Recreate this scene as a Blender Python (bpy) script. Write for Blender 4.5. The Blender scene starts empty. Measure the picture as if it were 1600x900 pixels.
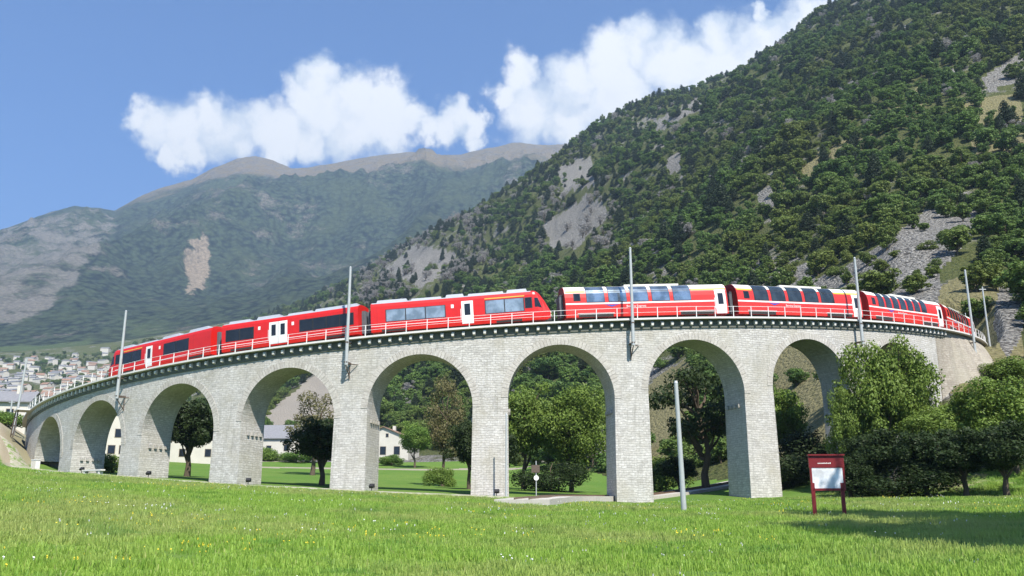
import bpy, math, random
import numpy as np
from mathutils import Vector, Matrix
R_ = math.radians
random.seed(7); rng = np.random.default_rng(7)
sc = bpy.context.scene
COL = sc.collection

# ------------------------------------------------------------------ camera
F = 1400.9; PITCH = 0.2444; EYE = 1.6
cam = bpy.data.cameras.new('camera'); camo = bpy.data.objects.new('camera', cam); COL.objects.link(camo)
cam.lens = F/1600*36; cam.sensor_width = 36; cam.clip_end = 40000; cam.clip_start = 0.1
camo.location = (0, 0, EYE); camo.rotation_euler = (math.pi/2+PITCH, 0, 0)
sc.camera = camo
sc.view_settings.view_transform = 'Standard'; sc.view_settings.look = 'None'
sc.view_settings.exposure = 1.02; sc.view_settings.gamma = 1
sc.render.resolution_x = 1600; sc.render.resolution_y = 900
sc.cycles.max_bounces = 6; sc.cycles.diffuse_bounces = 1; sc.cycles.glossy_bounces = 2
sc.cycles.transmission_bounces = 3; sc.cycles.volume_bounces = 0; sc.cycles.transparent_max_bounces = 8
sc.cycles.use_denoising = True

CP, SP = math.cos(PITCH), math.sin(PITCH)
def ray(u, v):
    """direction of a photo pixel (1600x900)"""
    w = 450-v
    return np.array([u-800, CP*F-SP*w, SP*F+CP*w])
def at(u, v, D):
    d = ray(u, v); return d/math.hypot(d[0], d[1])*D+np.array([0, 0, EYE])
def azel(u, v):
    d = ray(u, v); return math.atan2(d[0], d[1]), d[2]/math.hypot(d[0], d[1])
def project(x, y, z):
    z = z-EYE; d = y*CP+z*SP; w = -y*SP+z*CP
    return 800+F*x/d, 450-F*w/d

# ------------------------------------------------------------------ node helper
class NT:
    def __init__(s, tree): s.t = tree; s.n = tree.nodes; s.l = tree.links
    def put(s, sock, v):
        if v is None: return
        if isinstance(v, bpy.types.NodeSocket): s.l.new(v, sock)
        else: sock.default_value = v
    def add(s, typ, ins=None, **props):
        n = s.n.new(typ)
        for k, v in props.items(): setattr(n, k, v)
        for k, v in (ins or {}).items(): s.put(n.inputs[k], v)
        return n
    def math(s, op, a, b=None, c=None, clamp=False):
        n = s.n.new('ShaderNodeMath'); n.operation = op; n.use_clamp = clamp
        for i, v in enumerate((a, b, c)):
            if v is not None: s.put(n.inputs[i], v)
        return n.outputs[0]
    def mix(s, f, a, b, mode='MIX'):
        n = s.n.new('ShaderNodeMix'); n.data_type = 'RGBA'; n.blend_type = mode
        s.put(n.inputs[0], f); s.put(n.inputs[6], c4(a)); s.put(n.inputs[7], c4(b)); return n.outputs[2]
    def noise(s, vec, scale, detail=4, rough=.55, dist=0):
        n = s.add('ShaderNodeTexNoise', {'Scale': scale, 'Detail': detail, 'Roughness': rough, 'Distortion': dist})
        if vec is not None: s.l.new(vec, n.inputs['Vector'])
        return n.outputs['Fac']
    def smooth(s, v, a, b, lo=0, hi=1):
        n = s.add('ShaderNodeMapRange', {'Value': v, 'From Min': a, 'From Max': b, 'To Min': lo, 'To Max': hi}); n.interpolation_type = 'SMOOTHSTEP'
        return n.outputs[0]
def c4(c):
    if isinstance(c, (tuple, list)) and len(c) == 3: return (*c, 1)
    return c
def new_mat(name):
    m = bpy.data.materials.new(name); m.use_nodes = True; nt = NT(m.node_tree); nt.n.clear()
    return m, nt
def finish(nt, col, rough=.8, bump=None, bstr=.3, bdist=.05, metal=0, spec=None, emit=None, transl=0, normal=None):
    p = nt.add('ShaderNodeBsdfPrincipled', {'Base Color': c4(col), 'Roughness': rough, 'Metallic': metal})
    if spec is not None: p.inputs['Specular IOR Level'].default_value = spec
    if bump is not None:
        b = nt.add('ShaderNodeBump', {'Height': bump, 'Strength': bstr, 'Distance': bdist}); nt.l.new(b.outputs[0], p.inputs['Normal'])
    out = nt.add('ShaderNodeOutputMaterial')
    if transl:
        t = nt.add('ShaderNodeBsdfTranslucent', {'Color': c4(col)})
        mx = nt.add('ShaderNodeMixShader', {0: transl, 1: p.outputs[0], 2: t.outputs[0]})
        nt.l.new(mx.outputs[0], out.inputs[0])
    else: nt.l.new(p.outputs[0], out.inputs[0])

# ------------------------------------------------------------------ sky, clouds, sun
SUN_AZ, SUN_EL = R_(22), R_(51)      # azimuth measured from straight behind the camera towards its right
sund = Vector((math.sin(SUN_AZ)*math.cos(SUN_EL), -math.cos(SUN_AZ)*math.cos(SUN_EL), math.sin(SUN_EL)))
world = bpy.data.worlds.new('World'); sc.world = world; world.use_nodes = True
wt = NT(world.node_tree); wt.n.clear()
sky = wt.add('ShaderNodeTexSky'); sky.sky_type = 'NISHITA'; sky.sun_disc = False
sky.sun_elevation = SUN_EL; sky.sun_rotation = math.atan2(sund.x, sund.y)
sky.altitude = 800; sky.air_density = 1.0; sky.dust_density = 0.4; sky.ozone_density = 2.0
dirn = wt.add('ShaderNodeTexCoord').outputs['Generated']
BLOBS = [(212,188,24),(240,200,36),(285,205,44),(325,185,36),(350,210,52),(405,195,38),(445,205,46),(262,243,22),(480,225,34),
 (500,122,36),(480,150,38),(505,170,52),(560,150,46),(605,150,42),(600,190,52),(545,205,52),(640,190,34),
 (712,182,32),(700,200,26),(734,192,22),(672,205,24),(745,215,20),(300,235,30),(375,232,30),(440,238,30),
 (812,118,36),(790,150,30),(830,175,56),(895,130,50),(950,80,44),(995,65,42),(880,190,46),(960,150,80),(1050,95,62),(1125,60,36),
 (1130,110,66),(1195,65,50),(1195,18,18),(1255,45,46),(1310,50,60),(1000,200,60),(1200,130,70),(1400,60,90)]
nz1 = wt.add('ShaderNodeTexNoise', {'Vector': dirn, 'Scale': 9.0, 'Detail': 2.0})
# warp the direction a little so outlines billow
nz2 = wt.add('ShaderNodeTexNoise', {'Vector': dirn, 'Scale': 30.0, 'Detail': 9.0, 'Roughness': .58})
wv = wt.add('ShaderNodeVectorMath', {0: nz2.outputs['Color'], 1: (.5, .5, .5)}, operation='SUBTRACT')
wv2 = wt.add('ShaderNodeVectorMath', {0: wv.outputs[0], 'Scale': .055}, operation='SCALE')
wd = wt.add('ShaderNodeVectorMath', {0: dirn, 1: wv2.outputs[0]}, operation='ADD').outputs[0]
acc = None
for (u, v, r) in BLOBS:
    d = ray(u, v); d = d/np.linalg.norm(d)
    dd = wt.add('ShaderNodeVectorMath', {0: wd, 1: tuple(d)}, operation='DISTANCE').outputs['Value']
    rad = r/F*1.08
    q = wt.math('MULTIPLY_ADD', dd, -1/rad, 1.0)          # 1 at the centre, 0 at the rim
    acc = q if acc is None else wt.math('SMOOTH_MAX', acc, q, .12)
fine = wt.noise(dirn, 75, 5, .6)
dens = wt.math('ADD', acc, wt.math('MULTIPLY_ADD', fine, .34, -.17))
mask = wt.smooth(dens, -.12, .46)
mask = wt.math('MULTIPLY', mask, wt.smooth(wt.noise(dirn, 7, 3), .2, .42, .78, .97))
thick = wt.smooth(dens, .05, .9)
puff = wt.smooth(wt.math('ADD', wt.noise(wd, 13, 7, .6), wt.math('MULTIPLY_ADD', thick, .22, -.08)), .30, .62)
ccol = wt.mix(puff, (7.0, 7.9, 9.2), (11.2, 11.2, 11.3))
skyc = wt.mix(1.0, sky.outputs[0], (.66, 1.12, 1.72), 'MULTIPLY')
fincol = wt.mix(mask, skyc, ccol)
bg = wt.add('ShaderNodeBackground', {'Color': fincol, 'Strength': .057})
wt.l.new(bg.outputs[0], wt.add('ShaderNodeOutputWorld').inputs[0])
sl = bpy.data.lights.new('sun', 'SUN'); sl.energy = 5.0; sl.angle = R_(.53); sl.color = (1, .95, .87)
so = bpy.data.objects.new('sun', sl); COL.objects.link(so)
so.rotation_euler = sund.to_track_quat('Z', 'Y').to_euler(); so.location = (30, -40, 60)

# ------------------------------------------------------------------ numpy noise
_perm = rng.random((256, 256)).astype(np.float64)
def vnoise(x, y):
    xi = np.floor(x).astype(int); yi = np.floor(y).astype(int); fx = x-xi; fy = y-yi
    fx = fx*fx*(3-2*fx); fy = fy*fy*(3-2*fy)
    g = lambda a, b: _perm[a & 255, b & 255]
    return (g(xi, yi)*(1-fx)+g(xi+1, yi)*fx)*(1-fy)+(g(xi, yi+1)*(1-fx)+g(xi+1, yi+1)*fx)*fy-.5
def fbm(x, y, wl, octs=5, gain=.5, ridged=False):
    s = 0; a = 1
    for i in range(octs):
        n = vnoise(x/wl+17.3*i, y/wl+9.1*i)
        if ridged: n = .5-np.abs(n)*2
        s = s+a*n; a *= gain; wl /= 2.03
    return s

# ------------------------------------------------------------------ viaduct geometry constants
CX, CY, RF, RB, RT = -0.256, 152.9, 72.09, 68.5, 70.25
A0, DTH, OW = -.829, .179, 9.72
HW = OW/2/RF
def zdeck(a): return 18.214+.067*70*a
def V(a, r, z): return (CX+r*math.sin(a), CY-r*math.cos(a), z)

# ------------------------------------------------------------------ terrain height field
def circ_dist(az):
    # distance along azimuth to the outer face circle
    b = CX*math.sin(az)+CY*math.cos(az); c = CX*CX+CY*CY-RF*RF
    q = b*b-c
    return b-math.sqrt(q) if q > 0 else 1e9
COLS = [-600,   0,  50, 100, 200, 400, 600, 800,1000,1200,1400,1500,1600,1800,2200]
FOOT_D = [100, 112, 118, None, None, None, None, None, None, None, 88, 84, 82, 75, 65]
ROWS = [
 ('foot', [725, 728, 733, 738, 745, 759, 769, 777, 786, 778, 777, 777, 777, 775, 770]),
 (104,    [720, 715, None, None, None, None, None, None, None, 765, 700, 640, 680, 670, 600]),
 (126,    [690, 668, 715, 734, 738, 748, 756, 763, 770, 740, 590, 548, 560, 545, 500]),
 (150,    [680, 657, 690, 728, 730, 740, 746, 752, 752, 680, 520, 500, 505, 480, 450]),
 (200,    [670, 655, 675, 708, 716, 726, 730, 730, 700, 585, 435, 430, 440, 420, 400]),
 (280,    [660, 652, 665, 690, 700, 706, 706, 690, 610, 460, 350, 350, 350, 340, 320]),
 (400,    [650, 650, 655, 675, 683, 672, 650, 590, 480, 330, 225, 210, 200, 190, 180]),
 (600,    [640, 648, 650, 660, 668, 635, 575, 480, 345, 195,  90,  60,  40,  20,   0]),
 (800,    [625, 642, 644, 648, 655, 600, 520, 405, 260, 115,  -5, -40, -70, -90,-100]),
 (1000,   [615, 634, 635, 638, 640, 575, 480, 350, 200,  75, -60, -90,-120,-150,-170]),
 (1300,   [600, 620, 620, 622, 618, 550, 440, 285, 160, 110, -20, -60, -90,-120,-150]),
 (1700,   [580, 590, 588, 585, 575, 530, 402, 300, 230, 170,  60,   0, -40, -80,-120]),
 (2300,   [540, 545, 540, 535, 525, 490, 440, 360, 300, 230, 130,  80,  40,   0, -50]),
 (3400,   [470, 460, 452, 440, 425, 400, 385, 340, 300, 250, 200, 150, 100,  50,   0]),
]
SKYLINE = [(-600,420),(-200,395),(0,359),(60,336),(115,321),(150,323),(180,326),(215,306),(250,292),(300,277),(335,258),(372,243),(400,240),(425,246),(455,259),(480,258),(520,250),
 (560,241),(600,236),(640,235),(690,243),(720,240),(760,226),(800,220),(850,222),(950,215),(1100,200),(1600,150),(2200,150)]
NA, ND = 900, 460
az_in = np.linspace(R_(-44), R_(48), NA)
az_out = np.linspace(R_(48), R_(316), 66)[1:-1]
AZ = np.concatenate([az_in, az_out]); NAZ = len(AZ)
DD = np.exp(np.linspace(math.log(5), math.log(9000), ND))
GUIDE_D = [r[0] for r in ROWS[1:]]+[5000, 7500, 9000]
def col_az(v): return [azel(u, v)[0] for u in COLS]
def build_heights():
    foot_az = np.array([azel(u, v)[0] for u, v in zip(COLS, ROWS[0][1])])
    azc = np.where(AZ > R_(180), AZ-2*math.pi, AZ)
    fd = np.array([min(circ_dist(a), 1e8) for a in foot_az])
    fdt = np.array([f if g is None else g for f, g in zip(fd, FOOT_D)], float)
    dfoot = np.interp(azc, foot_az, fdt)
    inner = (azc > foot_az[3]) & (azc < foot_az[9])
    dfoot[inner] = [circ_dist(a) for a in azc[inner]]
    tanf = np.interp(azc, foot_az, [azel(u, v)[1] for u, v in zip(COLS, ROWS[0][1])])
    zfoot = EYE+tanf*dfoot
    rz = []; rd = []
    for D, vs in ROWS[1:]:
        pts = [(azel(u, v)) for u, v in zip(COLS, vs) if v is not None]
        t = np.interp(azc, [p[0] for p in pts], [p[1] for p in pts])
        z = EYE+t*D
        if D == 104:   # inside the arcades: straight between foot and next ring
            pass
        rz.append(z); rd.append(D)
    pts = [azel(u, v) for u, v in SKYLINE]
    t = np.interp(azc, [p[0] for p in pts], [p[1] for p in pts])
    z5 = EYE+t*5000
    rz += [z5, z5*.9, z5*.85]; rd += [5000, 7500, 9000]
    rz = np.array(rz); rd = np.array(rd, float)
    H = np.zeros((NAZ, ND)); lD = np.log(DD)
    for i in range(NAZ):
        df = dfoot[i]
        keep = rd > df+6
        if foot_az[2] < azc[i] < foot_az[9] : keep = keep & (rd > 110)
        near = [20, 30, 45, 60]
        tt = [max(0, (d-15)/(df-15))**.92 for d in near if d < df-4]
        xs = [5.]+[d for d in near if d < df-4]+[df]+list(rd[keep])
        ys = [-.2]+[zfoot[i]*q for q in tt]+[zfoot[i]]+list(rz[keep, i])
        H[i] = np.interp(lD, np.log(xs), ys)
    # smooth along distance (not at the far skyline ring)
    Hs = H.copy()
    for _ in range(3):
        Hs[:, 1:-1] = .25*Hs[:, :-2]+.5*Hs[:, 1:-1]+.25*Hs[:, 2:]
    kz = np.ones(25)/25
    for _ in range(2):
        P = np.concatenate([Hs[:NA][:1].repeat(12, 0), Hs[:NA], Hs[NA-1:NA].repeat(12, 0)])
        cs = np.cumsum(np.concatenate([np.zeros((1, ND)), P]), 0)
        sm = (cs[25:]-cs[:-25])/25
        wgt = np.clip((DD-400)/600, 0, 1)*(DD < 4300)*.9
        Hs[:NA] = Hs[:NA]*(1-wgt)+sm*wgt
    # behind and beside the camera: an ordinary valley floor
    w = np.clip((np.abs(azc)-R_(52))/R_(30), 0, 1)[:, None]
    Hs = Hs*(1-w)+w*np.minimum(Hs, 2+.0*Hs)
    X = DD[None, :]*np.sin(AZ)[:, None]; Y = DD[None, :]*np.cos(AZ)[:, None]
    D2 = DD[None, :]
    # relief, growing with distance and with steepness
    amp = np.clip((D2-180)/700, 0, 1)
    sl_ = np.clip((Hs/D2-.06)/.15, 0, 1)
    flank = (D2 < 2100)
    rel = amp*sl_*np.where(flank, 1, 0)*(20*fbm(X, Y, 260, 5, .55)+34*(fbm(X*1.3+Y*.5, Y*.45, 150, 4, .5, True)-.35))*np.clip(1.35-D2/2000, .35, 1)
    rel += np.clip((D2-110)/60, 0, 1)*sl_*np.where(flank, 1.6, 0)*fbm(X, Y, 22, 4, .55)
    far = np.clip((D2-2200)/1200, 0, 1)
    rel += far*sl_*(210*fbm(X*1.0, Y*.55, 800, 7, .56, True)-45)*np.where(np.abs(D2-5000) < 550, .12, 1)
    rel += np.clip((D2-15)/40, 0, 1)*.10*fbm(X, Y, 6, 3)
    # keep the ground at the foot of the arches clean
    rc = np.hypot(X-CX, Y-CY)
    rel *= np.clip(np.abs(rc-70)/12, .0, 1)
    Hs = Hs+rel
    # dig the hill clear of the track bed
    ang = np.arctan2(X-CX, CY-Y)
    dk = 18.214+4.69*ang
    bed = (np.abs(ang) < 1.5)
    e = np.clip((np.abs(rc-70)-3.4)/9, 0, 1)
    lim = dk-.55+e*14+np.where(e >= 1, 1e4, 0)
    Hs = np.where(bed & (np.abs(rc-70) < 12.4), np.minimum(Hs, lim), Hs)
    return Hs, X, Y, dfoot
H, GX, GY, DFOOT = build_heights()
LD0, LD1 = math.log(5), math.log(9000)
def gz(x, y):
    x = np.asarray(x, float); y = np.asarray(y, float)
    a = np.arctan2(x, y); d = np.clip(np.hypot(x, y), 5.01, 8900)
    fa = np.clip((a-az_in[0])/(az_in[-1]-az_in[0])*(NA-1), 0, NA-1.001); fd = (np.log(d)-LD0)/(LD1-LD0)*(ND-1)
    i = fa.astype(int); j = fd.astype(int); s = fa-i; t = fd-j
    return (H[i, j]*(1-s)+H[i+1, j]*s)*(1-t)+(H[i, j+1]*(1-s)+H[i+1, j+1]*s)*t

def in_poly(px, py, poly):
    r = np.zeros(px.shape, bool); n = len(poly)
    for i in range(n):
        x1, y1 = poly[i]; x2, y2 = poly[(i+1) % n]
        c = ((y1 > py) != (y2 > py)) & (px < (x2-x1)*(py-y1)/(y2-y1+1e-9)+x1)
        r ^= c
    return r
ROCK = [[(1520,315),(1440,335),(1385,375),(1330,408),(1260,448),(1290,500),(1465,500),(1470,420),(1540,345)],
 [(1600,80),(1530,122),(1540,142),(1600,125)],[(1020,188),(1092,153),(1100,172),(1030,203)],
 [(850,352),(915,305),(955,328),(905,385),(860,388)],[(870,262),(925,240),(930,290),(880,300)],
 [(600,420),(650,380),(720,395),(660,450)],[(1180,300),(1205,290),(1215,320),(1190,330)],[(1560,440),(1600,420),(1600,520),(1570,560),(1550,500)],
 [(1230,430),(1262,405),(1275,440),(1240,450)],[(1040,250),(1062,236),(1070,262),(1045,270)]]
GRASSY = [[(1410,200),(1440,175),(1465,130),(1440,128),(1400,155),(1375,190)],[(1280,240),(1350,205),(1375,190),(1360,225),(1290,262),(1265,290),(1240,280)],
 [(1500,150),(1600,140),(1600,235),(1520,240)],[(1000,610),(1075,560),(1110,700),(1000,760)],[(1190,540),(1290,500),(1330,700),(1200,740)],
 [(1390,480),(1500,430),(1600,430),(1600,640),(1500,640)]]
FAN = [[(405,660),(440,625),(500,580),(540,600),(535,665),(480,676)]]
FARROCK = [[(300,375),(319,360),(328,398),(334,425),(322,448),(300,462),(296,430),(284,405)],
 [(425,325),(475,322),(480,342),(435,345)]]
FARGREY = [[(-100,380),(0,365),(100,338),(205,338),(215,352),(150,385),(120,430),(50,490),(-100,500)]]
PATHS = [[at(385,731,178), at(480,728,182), at(600,727,185), at(700,727,186), at(800,728,190)]]

def grid_obj(name, j0, j1, mat, kind='structure'):
    nj = j1-j0+1
    X = GX[:, j0:j1+1]; Y = GY[:, j0:j1+1]; Z = H[:, j0:j1+1]
    co = np.stack([X, Y, Z], -1).reshape(-1, 3)
    i = np.arange(NAZ)[:, None]; j = np.arange(nj-1)[None, :]; i2 = (i+1) % NAZ
    f = np.stack([i*nj+j, i*nj+j+1, i2*nj+j+1, i2*nj+j], -1).reshape(-1, 4)[:, ::-1]
    extra = None
    me = bpy.data.meshes.new(name)
    nv = len(co)
    if j0 == 0: co = np.vstack([co, [[0, 0, -.2]]])
    loops = f.reshape(-1); nf = len(f); sizes = np.full(nf, 4)
    if j0 == 0:
        ii = np.arange(NAZ); tri = np.stack([ii*nj, ((ii+1) % NAZ)*nj, np.full(NAZ, nv)], -1)[:, ::-1]
        loops = np.concatenate([loops, tri.reshape(-1)]); sizes = np.concatenate([sizes, np.full(NAZ, 3)])
    me.vertices.add(len(co)); me.vertices.foreach_set('co', co.ravel())
    me.loops.add(len(loops)); me.loops.foreach_set('vertex_index', loops.astype(np.int32))
    me.polygons.add(len(sizes)); me.polygons.foreach_set('loop_start', np.concatenate([[0], np.cumsum(sizes)[:-1]]).astype(np.int32))
    me.polygons.foreach_set('use_smooth', np.ones(len(sizes), bool))
    me.update(calc_edges=True); me.validate()
    # patches of bare rock, scree, dry grass and dirt, stored on the ground they belong to
    x, y, z = co[:, 0], co[:, 1], co[:, 2]
    front = y > 5
    u, v = project(x, np.where(front, y, 1e3), z); D = np.hypot(x, y)
    at_ = np.zeros((len(co), 4)); 
    ju = fbm(x, y, 260, 5, .6)*38*np.clip((D-1500)/1500, 0, 1)+fbm(x, y, 25, 4)*np.clip(9*(D < 2150), 0, 9)
    jv = fbm(x+999, y, 260, 5, .6)*30*np.clip((D-1500)/1500, 0, 1)+fbm(x+999, y, 25, 4)*np.clip(7*(D < 2150), 0, 7)
    u = u+ju; v = v+jv
    fl = front & (D < 2150) & (D > 100)
    for p in ROCK: at_[:, 0] = np.maximum(at_[:, 0], (in_poly(u, v, p) & fl)*1.)
    for p in GRASSY: at_[:, 2] = np.maximum(at_[:, 2], (in_poly(u, v, p) & fl)*1.)
    for p in FAN: at_[:, 1] = np.maximum(at_[:, 1], (in_poly(u, v, p) & front & (D > 230) & (D < 1500))*1.)
    for p in FARROCK: at_[:, 0] = np.maximum(at_[:, 0], (in_poly(u, v, p) & front & (D > 2300))*1.)
    for p in FARGREY: at_[:, 2] = np.maximum(at_[:, 2], (in_poly(u, v, p) & front & (D > 2300))*1.)
    for P in PATHS:
        best = np.full(len(co), 1e9)
        for a, b in zip(P[:-1], P[1:]):
            dx, dy = b[0]-a[0], b[1]-a[1]; t = np.clip(((x-a[0])*dx+(y-a[1])*dy)/(dx*dx+dy*dy), 0, 1)
            best = np.minimum(best, np.hypot(x-a[0]-t*dx, y-a[1]-t*dy))
        at_[:, 1] = np.maximum(at_[:, 1], best < 4)
    if name == 'mountain':
        for ch in (0, 2):
            B = at_[:NAZ*nj, ch].reshape(NAZ, nj).copy()
            for _ in range(5):
                B[:, 1:-1] = (B[:, :-2]+2*B[:, 1:-1]+B[:, 2:])/4; B[1:-1] = (B[:-2]+2*B[1:-1]+B[2:])/4
            at_[:NAZ*nj, ch] = B.ravel()
    ca = me.color_attributes.new('patch', 'FLOAT_COLOR', 'POINT'); at_[:, 3] = 1
    ca.data.foreach_set('color', at_.ravel())
    me.materials.append(mat)
    o = bpy.data.objects.new(name, me); COL.objects.link(o); o['kind'] = kind
    return o, at_, co

# ---- ground materials
def mat_meadow():
    m, nt = new_mat('meadow')
    pos = nt.add('ShaderNodeNewGeometry').outputs['Position']
    att = nt.add('ShaderNodeAttribute', attribute_name='patch')
    sep = nt.add('ShaderNodeSeparateColor', {0: att.outputs['Color']})
    n1 = nt.noise(pos, .12, 4); n2 = nt.noise(pos, 1.7, 5); n3 = nt.noise(pos, 9, 4)
    g = nt.mix(nt.smooth(n1, .35, .65), (.085, .175, .025), (.135, .21, .04))
    g = nt.mix(nt.smooth(n2, .3, .75), g, (.09, .17, .03))
    g = nt.mix(nt.smooth(n3, .45, .8, 0, .5), g, (.19, .20, .08))
    # worn path that follows the foot of the arcade
    v = nt.add('ShaderNodeVectorMath', {0: pos, 1: (CX, CY, 0)}, operation='SUBTRACT').outputs[0]
    s = nt.add('ShaderNodeSeparateXYZ', {0: v})
    rad = nt.math('SQRT', nt.math('ADD', nt.math('POWER', s.outputs[0], 2), nt.math('POWER', s.outputs[1], 2)))
    rad = nt.math('ADD', rad, nt.math('MULTIPLY_ADD', nt.noise(pos, .35, 3), 2.4, -1.2))
    d = nt.math('ABSOLUTE', nt.math('SUBTRACT', rad, 75.8))
    # broadens to a trampled patch under the middle arches
    sx = nt.add('ShaderNodeSeparateXYZ', {0: pos}).outputs[0]
    wide = nt.math('MULTIPLY', nt.smooth(sx, -18, -9), nt.smooth(sx, 8, -1))
    wid = nt.math('MULTIPLY_ADD', wide, 3.0, 1.5)
    left = nt.smooth(sx, 12, 4)
    pm = nt.math('MULTIPLY', nt.smooth(nt.math('SUBTRACT', wid, d), -.3, .7), left)
    pm = nt.math('MULTIPLY', pm, nt.smooth(nt.noise(pos, .8, 4), .3, .5, .45, 1))
    pm = nt.math('MAXIMUM', pm, nt.smooth(nt.math('ADD', sep.outputs[1], nt.math('MULTIPLY_ADD', n2, .5, -.25)), .4, .6))
    col = nt.mix(pm, g, nt.mix(n3, (.24, .21, .15), (.38, .34, .27)))
    # bare earth on banks and steep ground
    nrm = nt.add('ShaderNodeNewGeometry').outputs['Normal']
    nzv = nt.add('ShaderNodeSeparateXYZ', {0: nrm}).outputs[2]
    st = nt.smooth(nt.math('ADD', nzv, nt.math('MULTIPLY_ADD', n2, .2, -.1)), .95, .86)
    col = nt.mix(nt.math('MULTIPLY', st, .8), col, nt.mix(n3, (.27, .23, .15), (.42, .36, .26)))
    finish(nt, col, .95, nt.noise(pos, 14, 5), .6, .06, spec=.1)
    return m
def mat_hill(far=False):
    m, nt = new_mat('far_slope' if far else 'hillside')
    pos = nt.add('ShaderNodeNewGeometry').outputs['Position']
    att = nt.add('ShaderNodeAttribute', attribute_name='patch')
    sep = nt.add('ShaderNodeSeparateColor', {0: att.outputs['Color']})
    k = .02 if far else .25
    n1 = nt.noise(pos, .012 if far else .03, 5, .6); n2 = nt.noise(pos, k, 6, .65); n3 = nt.noise(pos, k*5, 5, .7)
    if far:
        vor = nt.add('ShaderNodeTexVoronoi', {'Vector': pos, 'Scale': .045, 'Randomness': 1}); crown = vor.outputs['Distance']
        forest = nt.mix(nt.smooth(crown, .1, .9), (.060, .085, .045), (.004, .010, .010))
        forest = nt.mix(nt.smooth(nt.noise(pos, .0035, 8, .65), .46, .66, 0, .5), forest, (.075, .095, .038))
        rock = nt.mix(nt.smooth(n3, .3, .7), (.10, .09, .075), (.24, .205, .165))
        meadow = nt.mix(n2, (.15, .12, .06), (.26, .19, .11))
        z = nt.add('ShaderNodeSeparateXYZ', {0: pos}).outputs[2]
        zz = nt.math('ADD', z, nt.math('MULTIPLY_ADD', nt.noise(pos, .0022, 7, .62), 900, -450))
        alp = nt.smooth(zz, 1500, 1680)
        col = nt.mix(nt.smooth(nt.math('ADD', nt.noise(pos, .004, 10, .7), nt.math('MULTIPLY', n3, .25)), .68, .78, 0, .8), forest, rock)
        # hay meadows and clearings low on the slope
        low = nt.math('MULTIPLY', nt.smooth(z, 520, 300), nt.smooth(nt.noise(pos, .006, 4), .50, .58))
        col = nt.mix(low, col, (.10, .14, .05))
        col = nt.mix(alp, col, nt.mix(nt.smooth(n2, .4, .6), meadow, rock))
        nf_ = nt.noise(pos, .009, 9, .68)
        gk = nt.math('MULTIPLY', nt.smooth(nt.math('ADD', sep.outputs[2], nt.math('MULTIPLY_ADD', nf_, 3.0, -1.5)), .35, .75), nt.smooth(sep.outputs[2], .02, .3))
        gk = nt.math('MULTIPLY', gk, nt.smooth(nf_, .36, .56, .15, .9)); col = nt.mix(gk, col, nt.mix(nt.smooth(n3, .3, .7), (.14, .13, .115), (.27, .245, .21)))
        rk = nt.smooth(nt.math('ADD', sep.outputs[0], nt.math('MULTIPLY_ADD', nf_, 2.4, -1.2)), .28, .55)
        rk = nt.math('MULTIPLY', rk, nt.smooth(sep.outputs[0], .02, .2))
        col = nt.mix(rk, col, nt.mix(nt.smooth(n3, .35, .7), (.22, .175, .125), (.42, .335, .24)))
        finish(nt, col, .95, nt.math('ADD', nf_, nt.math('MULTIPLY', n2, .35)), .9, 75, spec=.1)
    else:
        under = nt.mix(nt.smooth(n3, .3, .7), (.05, .07, .02), (.13, .135, .05))
        rock = nt.mix(nt.smooth(n3, .35, .7), (.13, .125, .11), (.46, .44, .40))
        vor = nt.add('ShaderNodeTexVoronoi', {'Vector': pos, 'Scale': .8}, feature='DISTANCE_TO_EDGE').outputs['Distance']
        rock = nt.mix(nt.smooth(vor, .0, .12), (.06, .055, .05), rock)
        gr = nt.mix(nt.smooth(n3, .3, .7), (.17, .16, .07), (.27, .24, .13))
        wob = nt.math('MULTIPLY_ADD', n2, 1.4, -.7)
        col = nt.mix(nt.smooth(nt.math('ADD', n1, nt.math('MULTIPLY', n2, .4)), .74, .84), under, rock)
        col = nt.mix(nt.smooth(nt.math('ADD', sep.outputs[2], wob), .42, .58), col, gr)
        col = nt.mix(nt.smooth(nt.math('ADD', sep.outputs[0], wob), .40, .54), col, rock)
        col = nt.mix(nt.smooth(nt.math('ADD', sep.outputs[1], nt.math('MULTIPLY', wob, .6)), .4, .56), col, nt.mix(n3, (.30, .26, .21), (.40, .36, .30)))
        finish(nt, col, .95, nt.math('ADD', n3, nt.math('MULTIPLY', vor, 1.2)), .9, 1.2, spec=.15)
    return m
M = {}
M['meadow'] = mat_meadow(); M['hill'] = mat_hill(); M['far'] = mat_hill(True)
jn = int((math.log(112)-LD0)/(LD1-LD0)*(ND-1)); jv = int((math.log(215)-LD0)/(LD1-LD0)*(ND-1)); jf = int((math.log(2150)-LD0)/(LD1-LD0)*(ND-1))
ground, _, _ = grid_obj('ground', 0, jv, M['meadow'])
hillside, HAT, HCO = grid_obj('hillside', jv, jf, M['hill'])
mountain, _, _ = grid_obj('mountain', jf, ND-1, M['far'])
# the wooded flank starts close behind the bridge on the right: those faces of the ground take the hillside material
ground.data.materials.append(M['hill'])
_c = np.zeros(len(ground.data.polygons)*3); ground.data.polygons.foreach_get('center', _c); _c = _c.reshape(-1, 3)
_a = np.arctan2(_c[:, 0], _c[:, 1]); _d = np.hypot(_c[:, 0], _c[:, 1])
_uu = 800+1395*np.tan(np.clip(_a, -1.2, 1.2))
_start = np.interp(_uu, [700, 900, 1000, 1150, 1250, 1350, 1400, 1600, 2200], [260, 170, 140, 122, 108, 96, 92, 88, 70])
ground.data.polygons.foreach_set('material_index', ((_d > _start+4*fbm(_c[:, 0], _c[:, 1], 9, 3)) & (_uu > 700) & (_c[:, 1] > 0)).astype(np.int32))

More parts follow.
